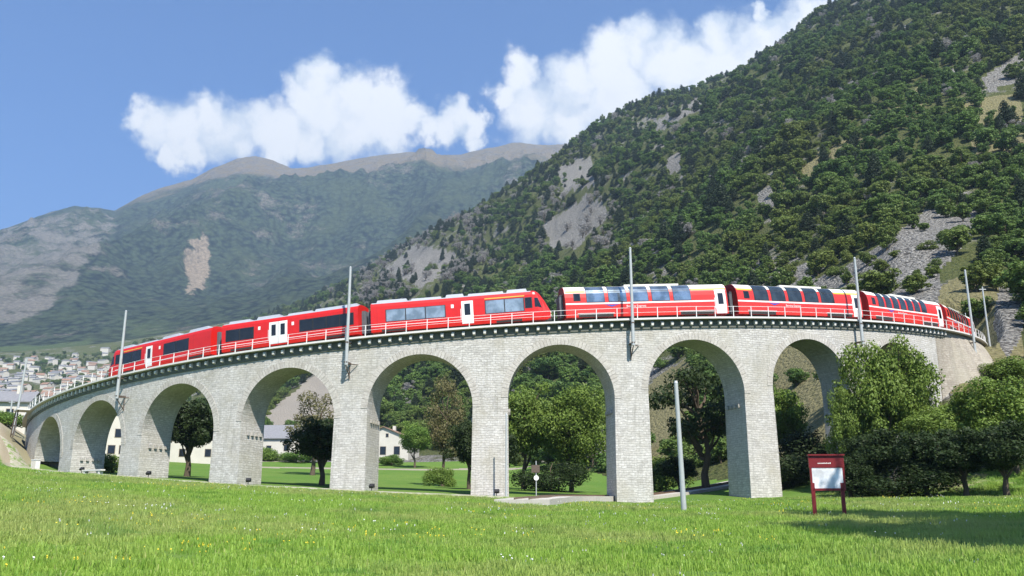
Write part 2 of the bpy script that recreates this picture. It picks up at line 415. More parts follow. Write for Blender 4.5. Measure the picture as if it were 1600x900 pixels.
# haze: the air of the valley, with the sky and the clouds outside
def haze():
    m, nt = new_mat('haze_air')
    p = nt.add('ShaderNodeVolumePrincipled', {'Color': (.56, .78, 1, 1), 'Density': 0.000125, 'Anisotropy': .2})
    out = nt.add('ShaderNodeOutputMaterial'); nt.l.new(p.outputs[0], out.inputs['Volume'])
    me = bpy.data.meshes.new('haze')
    x0, x1, y0, y1, z0, z1 = -9500, 9500, -9500, 9500, float(H.min())-1, float(H.max())+30
    vs = [(x, y, z) for x in (x0, x1) for y in (y0, y1) for z in (z0, z1)]
    me.from_pydata(vs, [], [(0,1,3,2),(4,6,7,5),(0,4,5,1),(2,3,7,6),(0,2,6,4),(1,5,7,3)]); me.materials.append(m)
    o = bpy.data.objects.new('haze', me); COL.objects.link(o); o['kind'] = 'stuff'
haze()

# ------------------------------------------------------------------ mesh builder
class MB:
    def __init__(s): s.v = []; s.f = []; s.uv = []; s.mi = []
    def quad(s, a, b, c, d, uv=None, mi=0):
        n = len(s.v); s.v += [tuple(a), tuple(b), tuple(c), tuple(d)]; s.f.append((n, n+1, n+2, n+3))
        s.uv += uv or [(0, 0), (1, 0), (1, 1), (0, 1)]; s.mi.append(mi)
    def poly(s, pts, mi=0):
        n = len(s.v); s.v += [tuple(p) for p in pts]; s.f.append(tuple(range(n, n+len(pts)))); s.uv += [(p[0], p[2]) for p in pts]; s.mi.append(mi)
    def hexa(s, p, mi=0):
        """8 points: bottom ring 0-3, top ring 4-7"""
        n = len(s.v); s.v += [tuple(q) for q in p]
        for f in ((3,2,1,0),(4,5,6,7),(0,1,5,4),(1,2,6,5),(2,3,7,6),(3,0,4,7)):
            s.f.append(tuple(n+k for k in f)); s.uv += [(0, 0), (1, 0), (1, 1), (0, 1)]; s.mi.append(mi)
    def box(s, x0, x1, y0, y1, z0, z1, M_=None, mi=0):
        p = [(x0,y0,z0),(x1,y0,z0),(x1,y1,z0),(x0,y1,z0),(x0,y0,z1),(x1,y0,z1),(x1,y1,z1),(x0,y1,z1)]
        if M_ is not None: p = [tuple(M_ @ Vector(q)) for q in p]
        s.hexa(p, mi)
    def tube(s, pts, rad, n=8, cap=True, mi=0):
        pts = [Vector(p) for p in pts]; rad = rad if isinstance(rad, (list, tuple)) else [rad]*len(pts)
        base = len(s.v)
        for k, (p, r) in enumerate(zip(pts, rad)):
            t = (pts[min(k+1, len(pts)-1)]-pts[max(k-1, 0)]).normalized()
            a = t.cross(Vector((0, 0, 1)) if abs(t.z) < .9 else Vector((1, 0, 0))).normalized(); b = t.cross(a)
            for i in range(n):
                q = 2*math.pi*i/n; s.v.append(tuple(p+(a*math.cos(q)+b*math.sin(q))*r))
        for k in range(len(pts)-1):
            for i in range(n):
                j = (i+1) % n
                s.f.append((base+k*n+i, base+k*n+j, base+(k+1)*n+j, base+(k+1)*n+i)); s.uv += [(0, 0), (1, 0), (1, 1), (0, 1)]; s.mi.append(mi)
        if cap:
            for k in (0, len(pts)-1):
                s.f.append(tuple(base+k*n+i for i in range(n))); s.uv += [(0, 0)]*n; s.mi.append(mi)
    def build(s, name, mat, parent=None, smooth=False, fix=True):
        import bmesh
        me = bpy.data.meshes.new(name); me.from_pydata(s.v, [], s.f)
        uvl = me.uv_layers.new(name='UVMap'); uvl.data.foreach_set('uv', np.array(s.uv, float).ravel())
        for mm in (mat if isinstance(mat, (list, tuple)) else [mat]): me.materials.append(mm)
        me.polygons.foreach_set('material_index', np.array(s.mi, np.int32))
        if fix:
            bm = bmesh.new(); bm.from_mesh(me)
            bmesh.ops.remove_doubles(bm, verts=bm.verts, dist=1e-4)
            bmesh.ops.recalc_face_normals(bm, faces=bm.faces); bm.to_mesh(me); bm.free()
        if smooth: me.polygons.foreach_set('use_smooth', np.ones(len(me.polygons), bool))
        me.update()
        o = bpy.data.objects.new(name, me); COL.objects.link(o)
        if parent is not None: o.parent = parent
        return o
def tag(o, label=None, cat=None, group=None, kind=None):
    if label: o['label'] = label
    if cat: o['category'] = cat
    if group: o['group'] = group
    if kind: o['kind'] = kind
    return o
def empty(name, loc=(0, 0, 0), rz=0, label=None, cat=None, group=None):
    o = bpy.data.objects.new(name, None); COL.objects.link(o); o.location = loc; o.rotation_euler.z = rz
    return tag(o, label, cat, group)
def copy_tree(o, parent=None):
    c = o.copy(); COL.objects.link(c); c.parent = parent
    for ch in [q for q in bpy.data.objects if q.parent == o]: copy_tree(ch, c)
    return c

# ------------------------------------------------------------------ plain materials
def mat_plain(name, col, rough=.6, metal=0, var=.12, scale=3, spec=None, bump=0):
    m, nt = new_mat(name)
    co = nt.add('ShaderNodeTexCoord').outputs['Object']
    n = nt.noise(co, scale, 5, .6)
    c = nt.mix(n, tuple(x*(1-var) for x in col), tuple(min(1, x*(1+var)) for x in col))
    finish(nt, c, rough, nt.noise(co, scale*6, 3) if bump else None, bump or .1, .02, metal, spec)
    return m
def mat_stone(name, cols, bw, bh, mortar=.02, mcol=(.30, .29, .26), dirt=.5):
    m, nt = new_mat(name)
    uv = nt.add('ShaderNodeTexCoord').outputs['UV']; pos = nt.add('ShaderNodeNewGeometry').outputs['Position']
    nn = nt.add('ShaderNodeTexNoise', {'Vector': uv, 'Scale': 1.5, 'Detail': 4})
    d = nt.add('ShaderNodeVectorMath', {0: nn.outputs['Color'], 1: (.5, .5, .5)}, operation='SUBTRACT').outputs[0]
    d = nt.add('ShaderNodeVectorMath', {0: d, 'Scale': .34}, operation='SCALE').outputs[0]
    w = nt.add('ShaderNodeVectorMath', {0: uv, 1: d}, operation='ADD').outputs[0]
    def brick(bw_, bh_, c1, c2):
        b = nt.add('ShaderNodeTexBrick', {'Vector': w, 'Color1': c4(c1), 'Color2': c4(c2), 'Mortar': c4(mcol), 'Scale': 1, 'Mortar Size': mortar, 'Mortar Smooth': .25, 'Bias': 0, 'Brick Width': bw_, 'Row Height': bh_})
        b.offset = .5; return b
    b1 = brick(bw, bh, cols[0], cols[1]); b2 = brick(bw*1.7, bh, cols[2], cols[1])
    pick = nt.smooth(nt.noise(pos, .9, 2), .4, .6)
    c = nt.mix(pick, b1.outputs[0], b2.outputs[0])
    bh_ = nt.math('ADD', nt.math('MULTIPLY', b1.outputs['Fac'], -1), nt.math('MULTIPLY', nt.noise(pos, 7, 5, .65), .9))
    sp = nt.noise(pos, 4.5, 6, .7)
    c = nt.mix(nt.smooth(sp, .40, .62, 0, .38), c, tuple(x*.62 for x in cols[0]))
    c = nt.mix(nt.smooth(nt.noise(pos, .35, 5, .6), .42, .7, 0, dirt), c, (.40, .37, .29))
    # rain streaks below the cornice
    sx = nt.add('ShaderNodeMapping', {'Vector': uv, 'Scale': (1.6, .12, 1)}).outputs[0]
    c = nt.mix(nt.smooth(nt.noise(sx, 1.3, 5, .6), .52, .72, 0, .42), c, (.25, .24, .20))
    finish(nt, c, .93, bh_, .65, .05, spec=.15)
    return m
M['stone'] = mat_stone('rubble_masonry', [(.45, .43, .395), (.64, .62, .58), (.55, .525, .48)], .50, .215, .014, (.31, .295, .265))
M['ring'] = mat_stone('voussoirs', [(.44, .41, .365), (.58, .55, .50), (.52, .49, .44)], .33, 1.2, .025, (.27, .25, .22), .2)
M['apron'] = mat_stone('retaining_masonry', [(.31, .275, .225), (.44, .395, .33), (.38, .34, .28)], .5, .26, .02, (.3, .25, .2), .5)
M['slab'] = mat_plain('pale_coping', (.66, .64, .60), .8, var=.12, scale=.8, bump=.3)
M['corbel'] = mat_plain('corbel_stone', (.66, .64, .59), .85, var=.08, scale=2)
M['frieze_shade'] = mat_plain('shade_toned_stone', (.13, .135, .11), .9, var=.35, scale=1.2)  # shadow under the coping put into the frieze colour
M['ballast'] = mat_plain('ballast', (.25, .22, .19), .95, var=.5, scale=12, bump=.8)
M['rail'] = mat_plain('rail_steel', (.25, .17, .12), .45, .7)
M['white'] = mat_plain('white_paint', (.78, .77, .74), .4, var=.05)
M['red'] = mat_plain('train_red', (.60, .014, .011), .34, var=.16, scale=1.6, spec=.5)
M['redp'] = mat_plain('coach_red', (.66, .035, .028), .33, var=.18, scale=1.5, spec=.5)
M['darkred'] = mat_plain('end_wall_red', (.28, .008, .01), .5, var=.2)
M['roofgrey'] = mat_plain('roof_silver', (.36, .38, .42), .5, var=.15, scale=2)
M['roofcream'] = mat_plain('roof_cream', (.74, .72, .64), .5, var=.08, scale=1)
M['yellow'] = mat_plain('class_stripe', (.75, .42, .06), .5)
M['black'] = mat_plain('black_rubber', (.018, .018, .020), .6)
M['under'] = mat_plain('underframe', (.035, .032, .03), .8, var=.3)
M['bellow'] = mat_plain('bellows_grey', (.12, .125, .14), .8, var=.3, scale=4)
M['steel'] = mat_plain('galvanised_steel', (.50, .52, .52), .45, .35, .18, 3)
M['rust'] = mat_plain('rusty_iron', (.11, .08, .06), .8, .2, .3, 6)
M['mast'] = mat_plain('mast_grey', (.44, .46, .45), .5, .2, .15, 2)
M['sign_shaded_red'] = mat_plain('sign_shaded_red', (.17, .008, .012), .45)  # red darkened to hold the tree shade on the board
M['logo'] = mat_plain('logo_blue', (.05, .09, .45), .4)
M['bark'] = mat_plain('bark', (.10, .075, .05), .95, var=.4, scale=6, bump=.6)
M['wood'] = mat_plain('weathered_wood', (.30, .25, .18), .8, var=.3, scale=5)
M['wallwhite'] = mat_plain('rendered_wall', (.56, .53, .46), .9, var=.15, scale=.6)
M['slate'] = mat_plain('slate_roof', (.20, .20, .21), .8, var=.35, scale=3, bump=.4)
M['tile'] = mat_plain('brown_tile_roof', (.26, .16, .11), .8, var=.3, scale=3)
def mat_glass(name, col, rough=.06):
    m, nt = new_mat(name)
    co = nt.add('ShaderNodeTexCoord').outputs['Object']
    n = nt.smooth(nt.noise(co, 1.3, 3), .35, .7)
    c = nt.mix(n, tuple(x*.5 for x in col), col)
    finish(nt, c, rough, nt.noise(co, .6, 1), .05, .1, spec=.7)
    return m
M['glass'] = mat_glass('train_glass', (.012, .014, .020))
M['glassp'] = mat_glass('panorama_glass', (.035, .05, .065))
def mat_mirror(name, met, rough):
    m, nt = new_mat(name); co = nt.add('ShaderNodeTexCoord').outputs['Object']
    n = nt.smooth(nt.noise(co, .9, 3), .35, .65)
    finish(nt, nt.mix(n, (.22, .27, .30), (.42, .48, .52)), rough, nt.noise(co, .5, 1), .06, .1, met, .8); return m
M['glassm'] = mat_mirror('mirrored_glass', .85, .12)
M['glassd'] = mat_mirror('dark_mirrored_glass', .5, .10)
M['panel'] = mat_glass('sign_panel', (.95, .97, 1.0), .4)
M['lamp'] = mat_plain('lamp_glass', (.8, .8, .7), .2)

# ------------------------------------------------------------------ viaduct
viaduct = empty('viaduct', V(0, 70, float(gz(CX, CY-72))), 0, 'long curved grey stone railway viaduct of nine arches under the red train', 'viaduct')
viaduct.location = (0, 0, 0)
def zbase(a):
    x, y, _ = V(a, RF+.6, 0); x2, y2, _ = V(a, RB-.6, 0)
    return min(float(gz(x, y)), float(gz(x2, y2)))-.8
def uvq(a0, a1, z00, z10, z11, z01, r=RF): return [(a0*r, z00), (a1*r, z10), (a1*r, z11), (a0*r, z01)]
SLB = .17
for i in range(9):
    ac = A0+DTH*i; zs = zdeck(ac)-2.07-OW/2; mb = MB()
    das = [-DTH/2, -HW]+[-HW*math.cos(math.pi*k/28) for k in range(1, 28)]+[HW, DTH/2]
    def zl(d): return zs+OW/2*math.sqrt(max(0, 1-(d/HW)**2))
    for d0, d1 in zip(das[:-1], das[1:]):
        a0_, a1_ = ac+d0, ac+d1
        z0, z1 = (zl(d0) if abs(d0) <= HW else zs), (zl(d1) if abs(d1) <= HW else zs)
        t0, t1 = zdeck(a0_)-SLB, zdeck(a1_)-SLB
        for r in (RF, RB): mb.quad(V(a0_, r, z0), V(a1_, r, z1), V(a1_, r, t1), V(a0_, r, t0), uvq(a0_, a1_, z0, z1, t1, t0))
        if abs(d0) <= HW and abs(d1) <= HW:
            s0 = math.acos(max(-1, min(1, -d0/HW)))*OW/2; s1 = math.acos(max(-1, min(1, -d1/HW)))*OW/2
            mb.quad(V(a0_, RF, z0), V(a1_, RF, z1), V(a1_, RB, z1), V(a0_, RB, z0), [(0, s0), (0, s1), (4.2, s1), (4.2, s0)])
    sp = mb.build('arch', M['stone'], viaduct)
    rg = MB(); n = 38; dp = .62
    for r, pr in ((RF, .035), (RB, -.035)):
        for k in range(n):
            q0, q1 = math.pi*k/n, math.pi*(k+1)/n
            P = []
            for q in (q0, q1):
                for rr in (OW/2-.0, OW/2+dp):
                    P.append((ac-rr*math.cos(q)/RF, zs+rr*math.sin(q)))
            (ai0, zi0), (ao0, zo0), (ai1, zi1), (ao1, zo1) = P
            R2 = r+pr; s0, s1 = q0*(OW/2+.3), q1*(OW/2+.3)
            rg.quad(V(ai0, R2, zi0), V(ai1, R2, zi1), V(ao1, R2, zo1), V(ao0, R2, zo0), [(s0, 0.1), (s1, 0.1), (s1, .1+dp), (s0, .1+dp)])
            rg.quad(V(ao0, R2, zo0), V(ao1, R2, zo1), V(ao1, r-pr*.3, zo1), V(ao0, r-pr*.3, zo0), [(s0, .8), (s1, .8), (s1, .84), (s0, .84)])
            rg.quad(V(ai0, R2, zi0), V(ai1, R2, zi1), V(ai1, r-pr*.0, zi1), V(ai0, r-pr*.0, zi0), [(s0, .8), (s1, .8), (s1, .84), (s0, .84)])
    rg.build('arch_ring', M['ring'], sp)
impost_me = None
for i in range(8):
    ac = A0+DTH*(i+.5); zL = zdeck(ac-DTH/2)-2.07-OW/2; zR = zdeck(ac+DTH/2)-2.07-OW/2
    h0 = DTH/2-HW; zb = zbase(ac); hgt = zL-zb; h1 = h0+.010*hgt/RF; gr = .018*hgt
    mb = MB(); n = 4
    for r_t, r_b in ((RF, RF+gr), (RB, RB-gr*.3)):
        for k in range(n):
            f0, f1 = -1+2*k/n, -1+2*(k+1)/n
            zt0 = zL if f0 < 0 else zR; zt1 = zL if f1 <= 0 else zR
            mb.quad(V(ac+f0*h1, r_b, zb), V(ac+f1*h1, r_b, zb), V(ac+f1*h0, r_t, zt1), V(ac+f0*h0, r_t, zt0), uvq(ac+f0*h1, ac+f1*h1, zb, zb, zt1, zt0))
    for sgn, zt in ((-1, zL), (1, zR)):
        mb.quad(V(ac+sgn*h1, RF+gr, zb), V(ac+sgn*h1, RB-gr*.3, zb), V(ac+sgn*h0, RB, zt), V(ac+sgn*h0, RF, zt), [(0, zb), (4.4, zb), (4.3, zt), (.1, zt)])
    mb.quad(V(ac-h0, RF, zL), V(ac+h0, RF, zL), V(ac+h0, RB, zL), V(ac-h0, RB, zL))
    pr = mb.build('pier', M['stone'], viaduct)
    # short stone stubs left below the springing on both side faces
    for sgn, zt in ((-1, zL), (1, zR)):
        if impost_me is None:
            b = MB(); b.box(-.13, .13, -.13, .13, -.17, .17); ob = b.build('impost_block', M['stone'], pr); impost_me = ob.data; first = True
        else: first = False
        for k in range(4):
            if not (first and k == 0): ob = bpy.data.objects.new('impost_block', impost_me); COL.objects.link(ob); ob.parent = pr
            rr = RB+.6+k*.65; zz = zt-1.1; aa = ac+sgn*(h0+(h1-h0)*1.1/hgt)
            ob.location = V(aa+sgn*.06/RF, rr, zz); ob.rotation_euler.z = aa
# abutments
def wall_strip(name, a_s, mat, zbf, parent, batter=0.0):
    mb = MB()
    for a0_, a1_ in zip(a_s[:-1], a_s[1:]):
        t0, t1 = zdeck(a0_)-SLB, zdeck(a1_)-SLB; b0, b1 = zbf(a0_), zbf(a1_); B0, B1 = [batter*min(1, (q-a_s[0])/.16+.02) for q in (a0_, a1_)]
        mb.quad(V(a0_, RF+B0*(t0-b0), b0), V(a1_, RF+B1*(t1-b1), b1), V(a1_, RF, t1), V(a0_, RF, t0), uvq(a0_, a1_, b0, b1, t1, t0))
        mb.quad(V(a0_, RB, b0), V(a1_, RB, b1), V(a1_, RB, t1), V(a0_, RB, t0), uvq(a0_, a1_, b0, b1, t1, t0))
        if batter: mb.quad(V(a0_, RF+B0*(t0-b0), b0), V(a1_, RF+B1*(t1-b1), b1), V(a1_, RB, b1), V(a0_, RB, b0))
    for a_, in ((a_s[0],), (a_s[-1],)):
        t, b = zdeck(a_)-SLB, zbf(a_); mb.quad(V(a_, RF+(batter if a_ > a_s[0] else batter*.02)*(t-b), b), V(a_, RB, b), V(a_, RB, t), V(a_, RF, t))
    return mb.build(name, mat, parent)
wall_strip('abutment', list(np.linspace(-1.14, A0-DTH/2, 14)), M['stone'], lambda a: zbase(a)-1.5, viaduct)
AE = A0+DTH*8.5
wall_strip('abutment', list(np.linspace(AE, AE+.03, 3)), M['stone'], lambda a: zdeck(a)-14, viaduct)
# sloping masonry apron that carries the line into the hill
apron = wall_strip('retaining_wall', list(np.linspace(AE+.03, 1.12, 14)), M['apron'], lambda a: zdeck(a)-12, None, .62)
tag(apron, 'sloping brown masonry retaining wall under the track at the right end of the viaduct', 'retaining wall')
# deck: coping slab, frieze with its shadow painted dark, ballast, rails
def ring_box(name, a_s, r0, r1, z0f, z1f, mat, parent, kind=None):
    mb = MB()
    for a0_, a1_ in zip(a_s[:-1], a_s[1:]):
        mb.hexa([V(a0_, r1, z0f(a0_)), V(a1_, r1, z0f(a1_)), V(a1_, r0, z0f(a1_)), V(a0_, r0, z0f(a0_)),
                 V(a0_, r1, z1f(a0_)), V(a1_, r1, z1f(a1_)), V(a1_, r0, z1f(a1_)), V(a0_, r0, z1f(a0_))])
    o = mb.build(name, mat, parent)
    return o
AS = list(np.linspace(-1.14, 1.12, 140))
ring_box('coping', AS, RF-.45, RF+.62, lambda a: zdeck(a)-SLB, lambda a: zdeck(a), M['slab'], viaduct)
ring_box('coping', AS, RB-.62, RB+.45, lambda a: zdeck(a)-SLB, lambda a: zdeck(a), M['slab'], viaduct)
ring_box('ballast_bed', AS, RB+.46, RF-.46, lambda a: zdeck(a)-SLB-.1, lambda a: zdeck(a)-.02, M['ballast'], viaduct)
ring_box('frieze', list(np.linspace(-1.13, AE+.07, 120)), RF+.002, RF+.10, lambda a: zdeck(a)-SLB-.80, lambda a: zdeck(a)-SLB-.002, M['frieze_shade'], viaduct)
for dr in (-.5, .5): ring_box('rail', AS, RT+dr-.035, RT+dr+.035, lambda a: zdeck(a)-.02, lambda a: zdeck(a)+.12, M['rail'], viaduct)
# corbels
b = MB(); b.hexa([(-.11, -.36, -.50), (.11, -.36, -.50), (.13, .0, -.60), (-.13, .0, -.60), (-.13, -.38, -.24), (.13, -.38, -.24), (.13, .0, -.02), (-.13, .0, -.02)])
cor = b.build('corbel', M['corbel'], viaduct)
NC = 130; angs = np.linspace(-.99, AE+.06, NC)
order = np.argsort(np.abs(angs-.02)); inds = order[:98]; rest = order[98:]
for n_, k in enumerate(inds):
    o = cor if n_ == 0 else cor.copy()
    if n_: COL.objects.link(o)
    o.parent = viaduct; o.location = V(angs[k], RF+.0, zdeck(angs[k])-SLB-.003); o.rotation_euler.z = angs[k]
rb = MB()
for k in rest:
    a_ = angs[k]; Mx = Matrix.Translation(V(a_, RF, zdeck(a_)-SLB-.003)) @ Matrix.Rotation(a_, 4, 'Z')
    rb.box(-.12, .12, -.36, 0, -.54, -.12, Mx)
tag(rb.build('corbel_rows', M['corbel'], viaduct), kind='stuff')
# railing
def rail_at(a): return V(a, RF+.42, zdeck(a))
rmb = MB()
for h, rr in ((1.02, .022), (.55, .016)):
    rmb.tube([V(a, RF+.42, zdeck(a)+h) for a in np.linspace(-1.10, 1.08, 130)], rr, 6)
rlg = rmb.build('railing', M['white'], viaduct)
b = MB(); b.box(-.032, .032, -.032, .032, 0, 1.05); post = b.build('post', M['white'], rlg)
pa = np.linspace(-1.10, 1.08, 82)
for k, a in enumerate(pa):
    o = post if k == 0 else post.copy()
    if k: COL.objects.link(o)
    o.parent = rlg; o.location = rail_at(a); o.rotation_euler.z = a

# ------------------------------------------------------------------ train
class Prof:
    def __init__(s, pts): s.z = [p[1] for p in pts]; s.y = [p[0] for p in pts]
    def Y(s, z): return float(np.interp(z, s.z, s.y))
P_PAN = Prof([(1.28, .42), (1.34, .75), (1.35, 1.7), (1.325, 2.3), (1.26, 2.7), (1.13, 3.02), (.92, 3.28), (.62, 3.46), (.3, 3.54), (0, 3.56)])
P_RED = Prof([(1.27, .40), (1.33, .7), (1.35, 1.2), (1.35, 2.3), (1.32, 2.85), (1.24, 3.08), (1.05, 3.24), (.7, 3.34), (.3, 3.38), (0, 3.39)])
def profile_pts(pf, z0, z1):
    zs = [z0]+[z for z in pf.z if z0 < z < z1]+[z1]
    ext = []
    for z in zs: ext.append((pf.Y(z), z))
    return ext
def panel(pf, x0, x1, z0, z1, off=.01, thick=.03, side=-1, mb=None, rnd=0, yend=0):
    """a thin strip following the body side between two heights"""
    mb = mb or MB(); P = profile_pts(pf, z0, z1)
    nr = []
    for k, (y, z) in enumerate(P):
        a = P[max(0, k-1)]; b_ = P[min(len(P)-1, k+1)]; ty, tz = b_[0]-a[0], b_[1]-a[1]; L = math.hypot(ty, tz)
        nr.append((tz/L, -ty/L))
    for k in range(len(P)-1):
        pts = []
        for o_ in (off-thick, off):
            for (kk, xx) in ((k, x0), (k, x1), (k+1, x1), (k+1, x0)):
                y, z = P[kk]; ny, nz = nr[kk]
                pts.append((xx, side*(y+ny*o_), z+nz*o_))
        mb.hexa(pts)
    return mb
def body_mesh(pf, L, nose_l=False, nose_r=False, zlo=None):
    mb = MB(); prof = [(y, z) for y, z in zip(pf.y, pf.z)]
    ring = [(-y, z) for y, z in prof]+[(y, z) for y, z in prof[::-1][1:]]
    def station(x, kind):
        out = []
        for y, z in ring:
            if kind == 0: out.append((x, y, z))
        return out
    xs = [(-L/2, 0), (L/2, 0)]
    rings = []
    def nosering(sgn, t):    # t 0..1 from body to tip
        out = []
        for y, z in ring:
            h = (z-.4)/3.0
            reach = 1.55-1.25*max(0, h-.28)**1.15*1.35 if h > .28 else 1.55-.25*(.28-h)
            x = sgn*(L/2-1.55+reach*t)
            w = 1-.30*t**2.2
            zz = .42+(z-.42)*(1-.06*t*t)
            out.append((x, y*w, zz))
        return out
    if nose_l: rings += [nosering(-1, t) for t in (1, .8, .55, .3, 0)]
    else: rings.append([(-L/2, y, z) for y, z in ring])
    if nose_r: rings += [nosering(1, t) for t in (0, .3, .55, .8, 1)]
    else: rings.append([(L/2, y, z) for y, z in ring])
    for a_, b_ in zip(rings[:-1], rings[1:]):
        for k in range(len(ring)-1): mb.quad(a_[k], a_[k+1], b_[k+1], b_[k])
        mb.quad(a_[-1], a_[0], b_[0], b_[-1])
    for rr in (rings[0], rings[-1]): mb.poly(rr)
    return mb
def bogie(parent, x):
    b = MB(); b.box(x-1.25, x+1.25, -.85, .85, .38, .55); b.box(x-1.2, x+1.2, -.98, -.86, .28, .55); b.box(x-1.2, x+1.2, .86, .98, .28, .55)
    bg = b.build('bogie', M['under'], parent)
    for dx in (-.8, .8):
        w = MB()
        for s in (-1, 1): w.tube([(x+dx, s*.56, .36), (x+dx, s*.66, .36)], .36, 16)
        w.tube([(x+dx, -.56, .36), (x+dx, .56, .36)], .07, 8); w.build('wheelset', M['rail'], bg)
def window(parent, pf, x0, x1, z0, z1, glass, side, mull=0, frame=True):
    fr = panel(pf, x0, x1, z0, z1, .006, .02, side).build('window', M['black'], parent)
    n = mull+1; w = (x1-x0-.06)/n
    mb = MB()
    for k in range(n): panel(pf, x0+.03+k*w+.05, x0+.03+(k+1)*w-.05, z0+.05, z1-.05, .011, .004, side, mb)
    mb.build('pane', glass, fr)
    return fr
def door(parent, pf, x0, x1, side, leaves=1, z0=.55, z1=2.72):
    d = panel(pf, x0, x1, z0, z1, .012, .03, side).build('door', M['white'], parent)
    w = (x1-x0)/leaves
    for k in range(leaves):
        c = x0+w*(k+.5); hw = w*.24 if leaves == 2 else w*.25
        panel(pf, c-hw, c+hw, 1.35, 2.45, .018, .004, side).build('pane', M['glass'], d)
    if leaves == 2: panel(pf, (x0+x1)/2-.015, (x0+x1)/2+.015, z0, z1, .016, .004, side).build('seam', M['black'], d)
    h = MB(); panel(pf, x0-.10, x0-.05, 1.0, 2.0, .03, .02, side, h); h.build('handrail', M['white'], d)
def place_car(o, a0_, a1_):
    p0 = Vector(V(a0_, RT, zdeck(a0_)+.12)); p1 = Vector(V(a1_, RT, zdeck(a1_)+.12))
    d = p1-p0; o.location = (p0+p1)/2
    o.rotation_euler = (0, -math.atan2(d.z, math.hypot(d.x, d.y)), math.atan2(d.y, d.x))
def gangway(parent, x, L=.5, pale=False):
    b = MB()
    for k in range(5):
        t = x+(k-2)*L/5; s = 1 if k % 2 else .93
        b.box(t-L/11, t+L/11, -.62*s, .62*s, .55, 2.75*s)
    b.build('gangway', M['bellow'], parent)
def text_part(parent, s, x, z, size, side, mat, pf, name='lettering'):
    cu = bpy.data.curves.new(name, 'FONT'); cu.body = s; cu.size = size; cu.extrude = .002; cu.align_x = 'CENTER'
    t = bpy.data.objects.new(name, cu); COL.objects.link(t)
    bpy.context.view_layer.update()
    dg = bpy.context.evaluated_depsgraph_get(); me = bpy.data.meshes.new_from_object(t.evaluated_get(dg))
    bpy.data.objects.remove(t); me.materials.clear(); me.materials.append(mat)
    o = bpy.data.objects.new(name, me); COL.objects.link(o); o.parent = parent
    o.location = (x, side*(pf.Y(z)+.014), z); o.rotation_euler = (math.pi/2, 0, 0 if side < 0 else math.pi)
    return o
def emblem(parent, x, z, side, pf, mat):   # small round crest beside the doors
    panel(pf, x-.13, x+.13, z-.17, z+.17, .008, .006, side).build('emblem', mat, parent)

